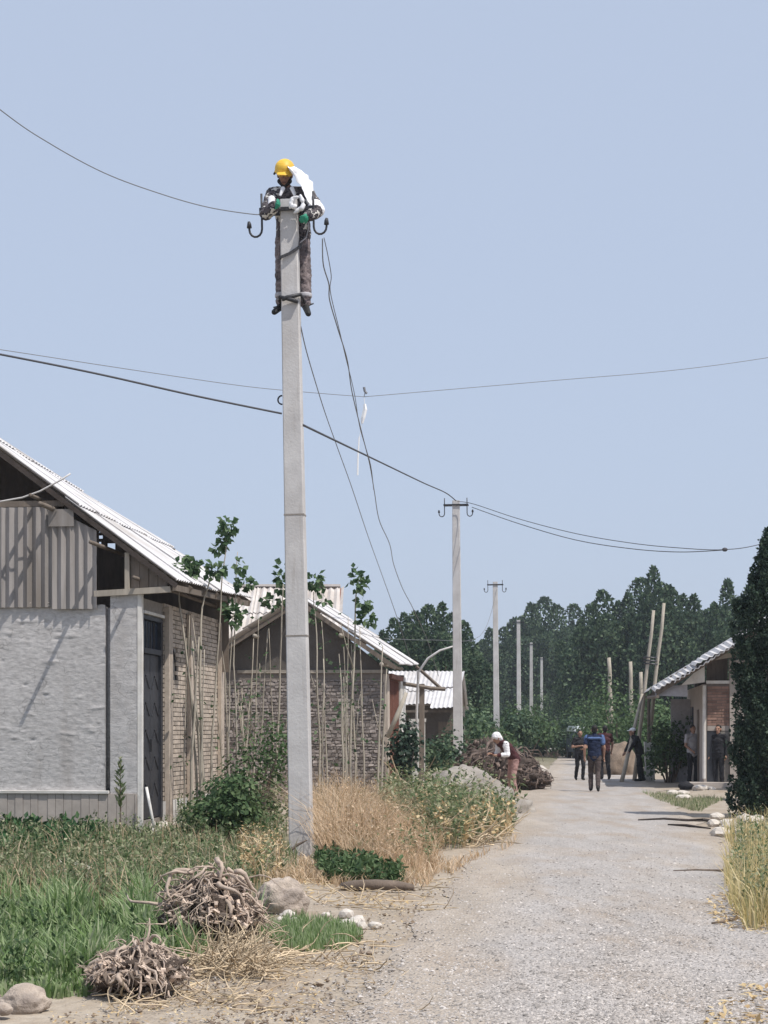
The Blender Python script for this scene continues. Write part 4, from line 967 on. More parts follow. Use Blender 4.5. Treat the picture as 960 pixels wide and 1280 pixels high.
# lineman at the top of the near pole (world pixels -> local metres about the pole axis)
LX = lambda px: (px - 363) / 100.0
LZ = lambda py: CH + (HZ - py) * 24.3 / F - 6.0
L2 = lambda py, y: CH + (HZ - py) * (24.0 + y) / F - 6.0
def lineman():
    pose = dict(pel=(.03, .30, L2(294, .3)), che=(.005, .29, L2(260, .3)), nek=(-.055, .25, L2(238, .25)), hed=(-.08, .19, L2(219, .19)), f=(-.12, -1, -.5),
        shL=(.20, .25, L2(244, .25)), shR=(-.225, .25, L2(244, .25)), elL=(.345, -.02, L2(263, -.02)), elR=(-.30, -.06, L2(267, -.06)), wrL=(.235, -.17, L2(270, -.17)), wrR=(-.19, -.19, L2(259, -.19)),
        hiL=(.12, .30, L2(300, .3)), hiR=(-.10, .30, L2(300, .3)), knL=(.175, .22, L2(342, .22)), knR=(-.125, .22, L2(341, .22)), anL=(.175, .20, L2(378, .2)), anR=(-.115, .20, L2(378, .2)),
        toL=(.225, -.02, L2(393, 0)), toR=(-.20, -.02, L2(391, 0)), hsL=(.2, .2, 1), hsR=(.2, .2, 1))
    def gear(o, J, P, q):
        t = MB(); t.ell(P(0, .012, .07), (.125, .15, .118), nu=24, nv=12, rot=q); t.ell(P(0, .0, .045), (.135, .165, .022), nu=24, rot=q); t.ell(P(0, -.135, .036), (.085, .07, .014), rot=q)
        h = remesh(t, 'hard_hat', M['yellow'], o, .007, 2)
        t = MB(); t.cap(P(-.108, .0, .03), P(-.118, -.03, .02), .016, .014); t.cap(P(.105, .0, .03), P(.112, -.03, .02), .016, .014); t.build('ear_clip', M['steel'], h)
        t = MB(); t.cap(P(-.055, -.03, -.06), P(0, -.055, -.105), .034, .034); t.cap(P(.055, -.03, -.06), P(0, -.055, -.105), .034, .034); t.ell(P(0, .03, -.02), (.09, .09, .1), rot=q); remesh(t, 'beard', M['hair'], o, .008, 2)
        # white sun cloth blown from the helmet over the shoulder
        A = [at(359, 207, 24.05), at(373, 210, 24.1), at(384, 219, 24.14), at(391, 229, 24.12), at(392, 241, 24.05)]
        B = [at(361, 212, 24.0), at(368, 220, 23.98), at(376, 233, 23.95), at(381, 246, 23.92), at(389, 257, 23.9)]
        t = MB(); n = 5; vs = []; m = 20
        for i in range(m + 1):
            u = i / m * (len(A) - 1); k = min(int(u), len(A) - 2); a = A[k].lerp(A[k + 1], u - k); b = B[k].lerp(B[k + 1], u - k)
            for j in range(n + 1):
                p = a.lerp(b, j / n); p = p + Vector((.022 * mnoise.noise((i * .45, j * .3, 5)), -.035 * math.sin(math.pi * j / n) + .045 * mnoise.noise((i * .3, j * .9, 3)), .015 * mnoise.noise((i * .5, j, 9))))
                vs.append(p - Vector(o.location))
        N = n + 1; fs = [(i * N + j, i * N + j + 1, (i + 1) * N + j + 1, (i + 1) * N + j) for i in range(m) for j in range(n)]
        t.add(vs, fs); t.add([v + Vector((0, .008, 0)) for v in vs], [f[::-1] for f in fs]); t.build('sun_cloth', M['white_cloth'], o, True)
        # pale collar points and vest front
        for s, x in ((-1, -.125), (1, .045)):
            t = MB(); t.cap((x - .03 * s, .075, L2(235, .07)), (x + .005 * s, .05, L2(244, .05)), .020, .012, 8, (1, 0, 0), 1.4); t.build('collar', M['white_cloth'], o, True)
        # white sleeve cuff on the arm to the right
        t = MB(); t.cap(J['shL'].lerp(J['elL'], .72), J['elL'], .094, .088); t.cap(J['elL'], J['elL'].lerp(J['wrL'], .62), .09, .066); remesh(t, 'white_sleeve', M['white_cloth'], o, .009, 3)
        # crumpled white rag and cord bundled at the pole top
        t = MB(); c = Vector((.075, -.17, L2(254, -.17)))
        for (dx, dz, rx, rz, an) in [(-.055, .01, .028, .085, .25), (.0, .07, .06, .026, -.15), (.075, .045, .026, .07, -.35), (.085, -.05, .03, .06, .2), (.03, -.085, .075, .026, -.5), (-.02, -.045, .03, .04, .6)]:
            t.ell(c + Vector((dx, .015 * math.sin(dx * 60), dz)), (rx, .03, rz), rot=Matrix.Rotation(an, 3, 'Y'))
        remesh(t, 'white_rag', M['white_cloth'], o, .007, 2)
        # pale chest pocket patches of the vest
        t = MB(); t.cap((-.235, -.01, L2(249, 0)), (-.24, -.045, L2(257, 0)), .045, .04, 8, (1, 0, 0), 1.1); remesh(t, 'vest_patch', M['white_cloth'], o, .008, 2)
        # belt, strap round the pole, climbing irons
        t = MB(); t.cap(J['pel'] + Vector((0, 0, .03)), J['pel'] + Vector((0, 0, .06)), .15, .15, 14, (1, 0, 0), 1.3); remesh(t, 'tool_belt', M['strap'], o, .01, 2)
        # around the pole: front of shaft is at y about -0.1
        t = MB(); pth = [(-.12, .25, L2(318, .2)), (-.128, .0, L2(323, 0)), (-.115, -.115, L2(322, -.1)), (.0, -.118, L2(317, -.1)), (.09, -.115, L2(311, -.1)), (.125, .0, L2(308, 0)), (.16, .2, L2(297, .2)), (.19, .26, L2(291, .26))]
        for a, b in zip(pth[:-1], pth[1:]): t.obox(a, b, .012, .035)
        t.build('safety_strap', M['strap'], o)
        for s, z, k in (('L', 368, 1), ('R', 371, -1)):
            x = J['an' + s].x; t = MB(); ty = -.13
            t.tube([J['an' + s] + Vector((0, -.03, -.03)), (k * .145, .0, L2(z + 3, 0)), (k * .13, ty, L2(z, ty)), (-k * .04, ty, L2(z + 4, ty)), (-k * .10, ty, L2(z + 7, ty))], [.02, .02, .022, .03, .02], 7)
            t.tube([J['an' + s] + Vector((k * .01, -.02, -.05)), J['an' + s] + Vector((k * .11, -.03, -.02 - .05 * (k < 0)))], [.018, .008], 6)
            t.build('climbing_iron', M['steel'], o, True)
            t = MB(); t.tube([J['an' + s].lerp(J['kn' + s], f) for f in (.16, .2, .26, .30)], [.084, .088, .088, .086], 12); t.build('ankle_band', M['grey_cloth'], o, True)
        t = MB(); t.tube([(.19, .22, LZ(270)), (.22, .2, LZ(286)), (.19, .18, LZ(300)), (.12, .0, LZ(311))], .008, 5); t.build('rope', M['grey_cloth'], o, True)
    person((at(363, 912, 24).x, 24.0, 6.0), 0, pose, 'camo', 'camo_dark', 'skin_tan', 'long', None, False, .008, 'lineman in yellow hard hat and camouflage clothes clinging to the top of the near pole', 1.0, 1.1, glove='glove', torso_up=(0, -.3, 1), extra=gear, bulk=.032, hs=1.14)
lineman()

def gnd(px, py): p = gpt(px, py); return Vector((p.x, p.y, .012))
walk = dict(hiL=(.085, 0, .90), knL=(.09, -.12, .50), anL=(.09, -.02, .10), toL=(.1, -.16, .04), knR=(-.09, .02, .49), anR=(-.09, .22, .13), toR=(-.1, .12, .035), elL=(.25, .10, 1.12), wrL=(.25, .02, .88), elR=(-.25, -.02, 1.12), wrR=(-.24, -.12, .89))
def polo(o, J, P, q):
    t = MB(); t.cap(Vector((-.12, .09, 1.365)), Vector((.12, .09, 1.365)), .05, .05, 12, (0, 0, 1), .7); t.cap((-.19, 0, 1.385), (-.215, .02, 1.25), .075, .066); t.cap((.19, 0, 1.385), (.215, .02, 1.25), .075, .066)
    remesh(t, 'light_yoke', M['blue_trim'], o, .012, 3)
def sleeves(o, J, P, q):
    for k in 'LR':
        t = MB(); t.cap(J['sh' + k], J['el' + k], .078, .062); t.cap(J['el' + k], J['el' + k].lerp(J['wr' + k], .7), .062, .046); remesh(t, 'white_sleeve', M['white_cloth'], o, .012, 3)
person(gnd(743, 990), R(174), walk, 'navy', 'brown_cloth', label='person in navy and light blue polo shirt walking away down the middle of the road', scale=.97, extra=polo)
person(gnd(725, 976), R(8), dict(walk, elR=(-.27, -.02, 1.12), wrR=(-.05, -.24, 1.16), elL=(.26, .03, 1.12), wrL=(.06, -.2, 1.06)), 'black_cloth', 'black_cloth', label='person in black with a raised forearm walking towards the camera beside the navy polo shirt', scale=.90)
person(gnd(756, 975), R(186), dict(walk, elL=(.27, -.02, 1.14), wrL=(.30, -.2, 1.2)), 'maroon', 'black_cloth', sleeve='short', label='person in dark maroon shirt walking beyond the navy polo shirt', scale=.98)
person(gnd(799, 977), R(-70), dict(che=(0, -.10, 1.22), nek=(0, -.19, 1.38), hed=(0, -.24, 1.51), pel=(0, .0, .92), shL=(.17, -.17, 1.34), shR=(-.17, -.17, 1.34), elL=(.2, -.32, 1.12), elR=(-.2, -.28, 1.10), wrL=(.16, -.42, .92), wrR=(-.14, -.42, .9), knL=(.1, -.08, .49), anL=(.11, -.03, .085), knR=(-.1, .1, .5), anR=(-.1, .2, .09), toR=(-.12, .06, .03), toL=(.12, -.2, .03)),
       'black_cloth', 'black_cloth', sleeve='long', hat='cap', label='person in black with a white cap stooping at the foot of the wooden poles', scale=.97)
person(gnd(640, 996), R(-66), dict(pel=(0, .05, .88), che=(0, -.14, 1.13), nek=(0, -.29, 1.25), hed=(0, -.40, 1.34), f=(0, -.8, -.6), shL=(.17, -.25, 1.2), shR=(-.17, -.25, 1.2), elL=(.2, -.22, .96), elR=(-.2, -.28, .96), wrL=(.14, -.44, .95), wrR=(-.12, -.48, .98), hiL=(.08, .05, .86), hiR=(-.08, .05, .86), knL=(.09, -.02, .47), knR=(-.09, .0, .47)),
       'maroon', 'pink_cloth', sleeve='long', hat='scarf', label='person in white head covering and pink trousers bending over the pile of roots', scale=1.0, torso_up=(0, -.4, 1), extra=sleeves)
person(gnd(866, 982), R(20), dict(elL=(.24, -.02, 1.12), wrL=(.12, -.17, .98), elR=(-.24, -.02, 1.12), wrR=(-.12, -.17, .98)), 'grey_cloth', 'black_cloth', label='person in pale grey shirt standing before the right house', scale=.98)
person(gnd(898, 985), R(-30), dict(), 'black_cloth', 'black_cloth', sleeve='long', label='person in dark clothes standing in the shade beside the big dark tree', scale=.98)

# ------------------------------------------------------------------ minivan at the far end
def van():
    x = (731 - 480) * 103 / F; o = empty('minivan', (x, 103, 0), R(4)); w = .74
    sec = [(-1.55, .35, .75), (-1.50, .35, 1.0), (-1.2, .3, 1.12), (-.75, .3, 1.70), (1.5, .3, 1.74), (1.62, .35, 1.5), (1.62, .35, .5)]
    mb = MB(); vs = []
    prof = [(-1.6, .35), (-1.6, .95), (-1.35, 1.08), (1.62, 1.08), (1.65, .35)]
    for s in (-1, 1):
        for y, z in prof: vs.append((s * w, y, z))
    mb.add(vs, [(0, 1, 2, 3, 4), (9, 8, 7, 6, 5)] + [(i, i + 5, (i + 1) % 5 + 5, (i + 1) % 5) for i in range(5)]); mb.build('body', M['carblue'], o)
    mb = MB(); vs = []
    pr = [(-1.33, 1.085), (-.86, 1.455), (1.55, 1.455), (1.6, 1.085)]
    for s in (-1, 1):
        for y, z in pr: vs.append((s * (w - .02 - (.06 if z > 1.2 else 0)), y, z))
    mb.add(vs, [(0, 1, 2, 3), (7, 6, 5, 4)] + [(i, i + 4, (i + 1) % 4 + 4, (i + 1) % 4) for i in range(4)]); mb.build('windows', M['glass'], o)
    mb = MB(); mb.box(-w + .03, w - .03, -.9, 1.62, 1.46, 1.66); mb.box(-w + .10, w - .10, -.8, 1.55, 1.662, 1.75); mb.build('roof', M['carpaint'], o)
    for s in (-1, 1):
        mb = MB(); mb.ell((s * .5, -1.6, .75), (.12, .03, .08)); mb.build('headlight', M['lamp'], o)
        mb = MB(); mb.box(s * (w + .1) - .06, s * (w + .1) + .06, -1.0, -.93, 1.1, 1.3); mb.build('mirror', M['carblue'], o)
        for y in (-1.0, 1.1):
            mb = MB(); mb.tube([(s * (w - .16), y, .28), (s * (w + .01), y, .28)], .28, 14); t = mb.build('wheel', M['rubber'], o)
            mb = MB(); mb.tube([(s * (w + .012), y, .28), (s * (w + .022), y, .28)], .16, 12); mb.build('rim', M['steel'], t)
    mb = MB(); mb.box(-w, w, -1.68, -1.61, .3, .48); mb.build('bumper', M['grey_cloth'], o)
    tag(o, 'small dark minivan with white roof parked at the far end of the road', 'van')
van()

# ------------------------------------------------------------------ wooden poles, stub, earth heap
def stick(name, p0, p1, r0, r1, mat_, label, cat, group=None, n=7, wob=.006):
    p0 = Vector(p0); p1 = Vector(p1); L = (p1 - p0).length
    pth = [p0.lerp(p1, i / n) - p0 + Vector((mnoise.noise((i * .9, p0.x, 2)), mnoise.noise((i * .9, p0.x, 6)), 0)) * wob * L * (0 < i < n) for i in range(n + 1)]
    mb = MB(); mb.tube(pth, [r0 + (r1 - r0) * i / n for i in range(n + 1)], 7)
    return tag(mb.build(name, mat_, None, True, p0), label, cat, group)
stick('wooden_pole', at(793, 976, 58.3), at(817, 763, 58.3), .068, .048, M['bark_pale'], 'shorter of the two tall wooden poles lashed together', 'pole', 'wooden poles at the roadside')
stick('wooden_pole', at(806, 974, 58.4), at(830, 754, 58.4), .068, .048, M['bark_pale'], 'taller of the two tall wooden poles lashed together, standing against the concrete stub', 'pole', 'wooden poles at the roadside')
stick('wooden_pole', at(777, 978, 56.5), at(803, 868, 58.0), .068, .048, M['bark_pale'], 'short wooden prop leaning on the two lashed wooden poles', 'pole', 'wooden poles at the roadside')
mb = MB()
for k in range(3):
    c = at(812.5 + .5 * k, 822 + 4 * k, 58.35); mb.tube([c + Vector((.2 * math.cos(a), .16 * math.sin(a), .01 * math.sin(a * 2))) for a in [i * math.pi / 6 for i in range(13)]], .02, 5)
tag(mb.build('wire_lashing', M['steel']), 'dark wire lashing round the two tall wooden poles', 'lashing')
c = at(812, 912, 58.9)
o = empty('concrete_stub', (at(812, 912, 57.6).x, 57.6, 0)); mb = MB(); mb.box(-.14, .14, -.12, .12, -.1, .80, j=.015); mb.box(-.15, .13, -.125, .115, .84, 1.18, j=.02); mb.box(-.1, .1, -.1, .1, .8, .84); mb.build('block', M['whitewash'], o)
mb = MB(); mb.box(-.155, .155, -.135, .135, .80, .838); mb.build('tie_band', M['steel'], o)
tag(o, 'pale concrete stub post at the foot of the wooden poles', 'post')
for i, (a, b, D) in enumerate([((766, 872), (761, 822), 92), ((790, 862), (788, 827), 95), ((802, 860), (801, 840), 96)]):
    p = at(a[0], 950, D); q = at(b[0], b[1], D); p.z = 0
    stick('bare_trunk', p, q, .13, .09, M['bark_pale'], 'bare pale pole standing among the bushes behind the wooden poles', 'pole', 'bare poles among the bushes')
def lump(name, c, r, mat_, label, cat=None, kind=None, amp=.25, fr=1.6, sub=4, seed=0, group=None, smooth=True, parent=None):
    bm = bmesh.new(); bmesh.ops.create_icosphere(bm, subdivisions=sub, radius=1.0)
    for v in bm.verts:
        d = v.co.copy(); n = .10 * mnoise.noise(d * fr * 11 + Vector((seed, 3, 4))) + mnoise.noise(d * fr + Vector((seed * 3.1, seed, 2))) + .5 * mnoise.noise(d * fr * 2.3 + Vector((seed, 7, 1))) + .25 * mnoise.noise(d * fr * 5 + Vector((seed, 1, 4)))
        d *= 1 + amp * n; v.co = Vector((d.x * r[0], d.y * r[1], d.z * r[2]))
    me = bpy.data.meshes.new(name); bm.to_mesh(me); bm.free(); me.materials.append(mat_)
    if smooth: me.polygons.foreach_set('use_smooth', [True] * len(me.polygons))
    o = link(name, me, parent, c)
    return tag(o, label, cat, group, kind) if parent is None else o
c = at(771, 912, 66); lump('earth_heap', (c.x, 66, .25), (.75, .8, .85), M['clod'], 'heap of brown earth behind the walkers beside the wooden poles', 'heap', None, .2, 1.7, 4, 3)
lump('earth_mound', (1.62, 39.5, -.1), (1.0, 3.4, .86), M['earth'], 'grey earth mound at the foot of the second concrete pole', 'mound', 'structure', .22, 1.8, 5, 5)
lump('earth_mound', (2.3, 36.2, -.06), (.55, 1.5, .32), M['earth'], 'low grey earth spill at the road edge before the mound', 'mound', 'structure', .3, 2.2, 4, 8)

# ------------------------------------------------------------------ boulders and stones
p = gpt(351, 1143); lump('boulder', (p.x, p.y + .2, .09), (.225, .2, .20), M['boulder'], 'rounded pale boulder between the root stump and the near pole', 'boulder', None, .17, 1.5, 5, 2)
p = gpt(28, 1259); lump('boulder', (p.x, p.y + .08, .02), (.135, .12, .088), M['boulder'], 'pale flat topped boulder at the lower left corner by the grass', 'boulder', None, .26, 1.1, 4, 16)
p = gpt(4, 1266); lump('boulder', (p.x, p.y, .02), (.055, .055, .035), M['boulder'], 'small stone cut by the left edge beside the corner boulder', 'boulder', None, .3, 1.2, 3, 17)
random.seed(5)
for i in range(16):
    px = rnd(888, 952); py = rnd(1024, 1052); g = gpt(px, py); s = rnd(.05, .15)
    lump('rubble_stone', (g.x, g.y, s * .3), (s, s * rnd(.7, 1), s * rnd(.5, .8)), M['rubble'], 'white rubble stone in the heap under the dark tree at the road edge', 'stone', None, .3, 1.6, 2, i, 'rubble under the dark tree', False)
for i in range(9):
    px = rnd(186, 236); py = rnd(1026, 1046); g = gpt(px, py); s = rnd(.05, .13)
    lump('rubble_stone', (g.x, g.y, s * .4), (s, s * rnd(.7, 1), s * rnd(.6, .9)), M['rubble'], 'white stone lying before the dark door of the grey house', 'stone', None, .3, 1.6, 2, i + 30, 'stones before the grey house door', False)
for i in range(12):
    px = rnd(350, 470); py = rnd(1140, 1160); g = gpt(px, py); s = rnd(.025, .07)
    lump('rubble_stone', (g.x, g.y, s * .3), (s, s * rnd(.7, 1), s * rnd(.5, .8)), M['rubble'], 'pale stone lying beside the grass tuft below the round boulder', 'stone', None, .3, 1.6, 2, i + 60, 'stones below the boulder', False)
for i in range(14):
    px = rnd(60, 130); py = rnd(1085, 1112); g = gpt(px, py); s = rnd(.03, .08)
    lump('rubble_stone', (g.x, g.y, s * .5 + .05), (s, s * rnd(.7, 1), s * rnd(.5, .9)), M['rubble'], 'pale stone showing through the weeds before the grey house', 'stone', None, .3, 1.6, 2, i + 90, 'stones in the weeds', False)
for i in range(7):
    px = rnd(832, 905); py = rnd(985, 1000); g = gpt(px, py); s = rnd(.1, .22)
    lump('rubble_stone', (g.x, g.y, s * .3), (s, s * rnd(.7, 1), s * rnd(.4, .6)), M['rubble'], 'pale stone on the shaded verge before the right house', 'stone', None, .3, 1.6, 2, i + 120, 'stones before the right house', False)

g = gpt(857, 987); lump('bundle', (g.x, g.y, .08), (.2, .17, .13), M['black_cloth'], 'dark bundle lying on the verge before the right house', 'bundle', None, .3, 1.6, 3, 77)
# ------------------------------------------------------------------ root stumps
def stump(px, py, w, h, nroot, seed, label, core, rootm, group=None, thick=1.0, chips=60, long_=4):
    """uprooted stump: broken core wrapped in tangled roots, a few long ones reaching out, torn bark all over"""
    g = gpt(px, py); random.seed(seed)
    o = empty('root_stump', (g.x, g.y, g.z))
    lump('core', (0, 0, h * .34), (w * .34, w * .30, h * .38), core, '', None, None, .55, 2.6, 4, seed, None, True, o)
    for i in range(nroot):
        far = i < long_
        a = rnd(0, 6.28); el = rnd(.0, 1.4) if not far else rnd(-.05, .35)
        r0 = Vector((math.cos(a) * math.cos(el) * w * .32, math.sin(a) * math.cos(el) * w * .3, h * .32 + math.sin(el) * h * .40))
        ou = Vector((math.cos(a) * math.cos(el), math.sin(a) * math.cos(el), math.sin(el)))
        d = (ou * (1.2 if far else .25) + rvec()).normalized()
        drape = not far and i % 3 != 0
        if drape:      # roots that spring from the top and hang down the sides
            q_ = rnd(.05, .3); r0 = Vector((math.cos(a) * w * q_, math.sin(a) * w * q_ * .9, h * rnd(.5, .95) * (1.12 - q_))); d = (Vector((math.cos(a), math.sin(a), rnd(-.6, .4))) + rvec() * .5).normalized()
        pth = [r0]; n = 7; st = w * (rnd(.07, .10) if far else rnd(.04, .075))
        for k in range(n):
            rel = pth[-1] - Vector((0, 0, h * .34)); pull = 0 if far or drape else max(0, rel.length / (w * .5) - .62)
            d = (d + rvec() * .62 - rel.normalized() * pull * 1.6 + Vector((0, 0, -.34 if drape else -.10))).normalized(); q = pth[-1] + d * st
            q.z = max(q.z, .012); pth.append(q)
        r = w * (.0055 + .027 * random.random() ** 3) * thick; mb = MB(); mb.tube(pth, [r * (1 - .75 * k / n) * rnd(.85, 1.15) for k in range(n + 1)], 6); mb.build('root', rootm, o, True)
    mb = MB()
    for i in range(chips):
        d = rvec(); d.z = abs(d.z) * .9 - .15; p = Vector((d.x * w * .42, d.y * w * .38, max(.02, h * .34 + d.z * h * .5))) * rnd(.85, 1.1)
        q = Matrix.Rotation(rnd(0, 6.28), 3, rvec()); a, b, c = w * rnd(.02, .06), w * rnd(.01, .032), w * rnd(.005, .014)
        vs = [p + q @ Vector((x * a * rnd(.6, 1), y * b * rnd(.5, 1), z * c)) for z in (-1, 1) for y in (-1, 1) for x in (-1, 1)]
        mb.add(vs, [(0, 2, 3, 1), (4, 5, 7, 6), (0, 1, 5, 4), (2, 6, 7, 3), (0, 4, 6, 2), (1, 3, 7, 5)])
        if i % 2:
            t = rvec(); mb.tube([p, p + t * w * .06, p + t * w * .1 + rvec() * w * .04, p + t * w * .12 + rvec() * w * .06], [.008 * w, .007 * w, .005 * w, .002 * w], 4)
    tag(mb.build('bark_scrap', rootm, o), kind='stuff')
    return tag(o, label, 'stump', group)
stump(265, 1189, .80, .62, 170, 21, 'larger dry root stump bristling with pale roots beside the boulder', M['root_core'], M['root'], chips=420, long_=6)
stump(173, 1239, .66, .34, 140, 22, 'lower dry root stump with pale bark at the grass edge', M['root_core'], M['root'], chips=360, long_=4)
for i, (px, py, w, h) in enumerate([(600, 984, 1.9, 1.25), (622, 990, 1.7, 1.2), (645, 986, 1.7, 1.1), (588, 977, 1.6, 1.2), (668, 987, 1.2, .6), (612, 975, 1.6, 1.5), (652, 980, 1.4, 1.0)]):
    stump(px, py, w * .9, h * 1.08, 44, 60 + i, 'dark uprooted tree stump in the pile at the left road edge', M['root_dark'], M['root_dark'], 'pile of uprooted stumps', 1.15, 140, 0)
for i, (px, py, s) in enumerate([(672, 975, .32), (678, 984, .24), (663, 960, .2)]):
    g = gpt(px, py); lump('rubble_stone', (g.x, g.y, s * .6), (s, s, s * .8), M['rubble'], 'pale block lying against the right end of the stump pile', 'stone', None, .25, 1.4, 3, 150 + i, 'pale blocks by the stump pile')

# heaps of dry twigs
def twigs(mb, px0, px1, py0, py1, n, L, r, h, poly=None):
    for i in range(n):
        g = gpt(rnd(px0, px1), rnd(py0, py1)); k = 1 - abs((480 + g.x * F / g.y) - (px0 + px1) / 2) / ((px1 - px0) / 2 + 1e-6)
        g.z += rnd(0, h) * (0.35 + .65 * k); d = rvec(); d.z *= .45; pth = [g]
        for s in range(4): d = (d + rvec() * .45).normalized(); q = pth[-1] + d * L * rnd(.15, .3); q.z = max(q.z, .008); pth.append(q)
        mb.tube(pth, [r, r * .9, r * .75, r * .55, r * .3], 4)
random.seed(31)
mb = MB(); twigs(mb, 228, 345, 1196, 1226, 420, .32, .0055, .15); tag(mb.build('twig_heap', M['twig']), 'heap of tangled dry twigs between the two root stumps and the road', 'heap')
mb = MB(); twigs(mb, 296, 352, 1072, 1100, 180, .3, .007, .25); tag(mb.build('twig_heap', M['twig']), 'dry broken twigs piled left of the near pole base', kind='stuff')
mb = MB(); twigs(mb, 470, 628, 1015, 1060, 330, .7, .011, .34); twigs(mb, 480, 600, 1005, 1030, 50, 1.2, .022, .5); tag(mb.build('branch_heap', M['twig']), 'spread heap of dry branches and leaves before the grey mound', 'heap')
mb = MB(); twigs(mb, 340, 470, 1170, 1215, 70, .3, .006, .03); twigs(mb, 130, 330, 1232, 1262, 90, .2, .005, .02); twigs(mb, 250, 520, 1195, 1270, 60, .22, .004, .01); twigs(mb, 390, 560, 1095, 1140, 80, .3, .006, .02); twigs(mb, 105, 240, 1205, 1246, 46, .2, .009, .05); twigs(mb, 200, 330, 1150, 1195, 46, .24, .010, .06); tag(mb.build('dry_twigs', M['twig']), 'dry twigs littered over the dirt verge', kind='stuff')
g = gpt(470, 1114); pth = [Vector((-.33, .05, .03)), Vector((-.2, 0, .05)), Vector((0, .02, .06)), Vector((.2, 0, .05)), Vector((.36, .03, .03))]
mb = MB(); mb.tube(pth, [.045, .055, .05, .05, .03], 8); tag(mb.build('log', M['bark'], None, True, g), 'dark weathered log lying at the road edge right of the near pole', 'log')
g = gpt(398, 1180 - 96); mb = MB(); mb.tube([at(360, 1066, 22.5), at(372, 1056, 22.5), at(384, 1050, 22.5)], [.014, .02, .008], 6); tag(mb.build('broken_branch', M['bark']), 'dark broken branch end jutting before the pole base', 'branch')
# things lying on the road at right
random.seed(9)
def lie(name, pts, r, mat_, label, cat, dz=.02):
    mb = MB(); mb.tube([gpt(*p) + Vector((0, 0, dz)) for p in pts], r, 6); tag(mb.build(name, mat_, None, True), label, cat)
lie('fallen_branch', [(798, 1027), (830, 1025.5), (860, 1028), (880, 1027), (905, 1031), (930, 1033)], [.012, .022, .03, .03, .03, .02], M['dead_wood'], 'long dark branch lying across the right half of the road', 'branch', .03)
lie('fallen_branch', [(835, 1033), (858, 1034), (888, 1038)], [.012, .024, .012], M['dead_wood'], 'short dark branch lying below the long branch on the road', 'branch', .03)
lie('fallen_branch', [(842, 1091), (870, 1090), (900, 1091), (915, 1088)], [.01, .016, .02, .012], M['bark'], 'thin dark stick at the road edge before the yellow grass', 'branch')
lie('fallen_branch', [(890, 1157), (905, 1155), (925, 1150), (940, 1149), (956, 1152)], [.008, .014, .016, .016, .01], M['bark'], 'curved stick lying on the straw at the right road edge', 'branch')
# leaning light branch arcing over by the stone house, and white stake by the door
mb = MB(); mb.tube([at(484, 922, 38.2), at(497, 893, 38.2), at(508, 866, 38.3)], [.045, .05, .035], 7); tag(mb.build('leaning_branch', M['bark_pale'], None, True), 'pale cut branch leaning before the rusty doors of the stone house', 'branch')
mb = MB(); mb.tube([at(520, 960, 43.5), at(521, 890, 43.5), at(523, 840, 43.5), at(535, 823, 43.4), at(550, 813, 43.4), at(566, 808, 43.4)], [.03, .03, .03, .028, .024, .018], 7); tag(mb.build('curved_pipe', M['concrete'], None, True), 'pale curved pipe arching over beside the stone house eave', 'pipe')
mb = MB(); p = gpt(194, 1042); mb.tube([p, at(183, 984, p.y + .15)], .022, 7); tag(mb.build('white_stake', M['whitewash'], None, True), 'white stake leaning by the dark door of the grey house', 'stake')
mb = MB(); mb.tube([at(-40, 628, 28.7), at(0, 627, 28.7), at(28, 622, 28.7), at(50, 614, 28.7), at(63, 607, 28.75), at(76, 600, 28.72), at(88, 592, 28.8)], [.014] * 7, 6); tag(mb.build('loose_cable', M['concrete'], None, True), 'pale loose cable hanging across the gable of the grey house', 'cable')

# ------------------------------------------------------------------ wires
def wire(pts, r, mat_, label, sub=8, cat='wire', name='overhead_wire'):
    P = [at(*p) for p in pts]; out = []
    for i in range(len(P) - 1):           # Catmull-Rom through the points
        p0, p1, p2, p3 = P[max(i - 1, 0)], P[i], P[i + 1], P[min(i + 2, len(P) - 1)]
        for k in range(sub):
            t = k / sub; out.append(.5 * ((2 * p1) + (p2 - p0) * t + (2 * p0 - 5 * p1 + 4 * p2 - p3) * t * t + (3 * p1 - p0 - 3 * p2 + p3) * t ** 3))
    out.append(P[-1]); mb = MB(); mb.tube(out, r * .82, 5); return tag(mb.build(name, mat_, None, True), label, cat)
wire([(-800, -420, 13), (-160, 10, 20), (0, 137, 22), (60, 178, 22.5), (130, 216, 23), (200, 242, 23.4), (260, 259, 23.8), (318, 268, 23.9), (331, 266, 23.9)], .008, M['wire'], 'thin wire running from the upper left to the lineman on the near pole')
wire([(-1100, 250, 13), (-200, 405, 20), (0, 443, 22), (120, 467, 22.8), (240, 494, 23.4), (352, 517, 23.95)], .016, M['cable'], 'thick black cable from the left edge to the loop on the near pole')
wire([(378, 531, 24.0), (430, 556, 29), (480, 580, 36), (530, 604, 46), (557, 616, 52), (570, 626, 55.3)], .019, M['cable'], 'thick black cable from the near pole to the top of the second pole')
wire([(572, 627, 55.3), (592, 630, 55), (650, 649, 53), (720, 667, 51), (790, 679, 49), (850, 685, 47), (906, 687, 46), (960, 678, 46), (1093, 640, 46.5)], .012, M['cable'], 'upper of the two black cables from the second pole to the right tree')
wire([(590, 634, 55.3), (650, 655, 53), (720, 675, 51), (790, 686, 49), (850, 690, 47), (906, 687.5, 46)], .013, M['cable'], 'lower sagging cable from the second pole to the right tree')
mb = MB(); mb.ell(at(906, 687, 46), (.07, .05, .05)); tag(mb.build('cable_clamp', M['cable']), 'black clamp where the two cables meet beside the right tree', 'clamp')
wire([(-1000, 250, 24), (-200, 408, 30), (0, 437, 33), (150, 460, 36), (300, 482, 40), (380, 490, 42), (455, 496, 44)], .009, M['wire'], 'thin grey wire behind the near pole from the left to the midair joint')
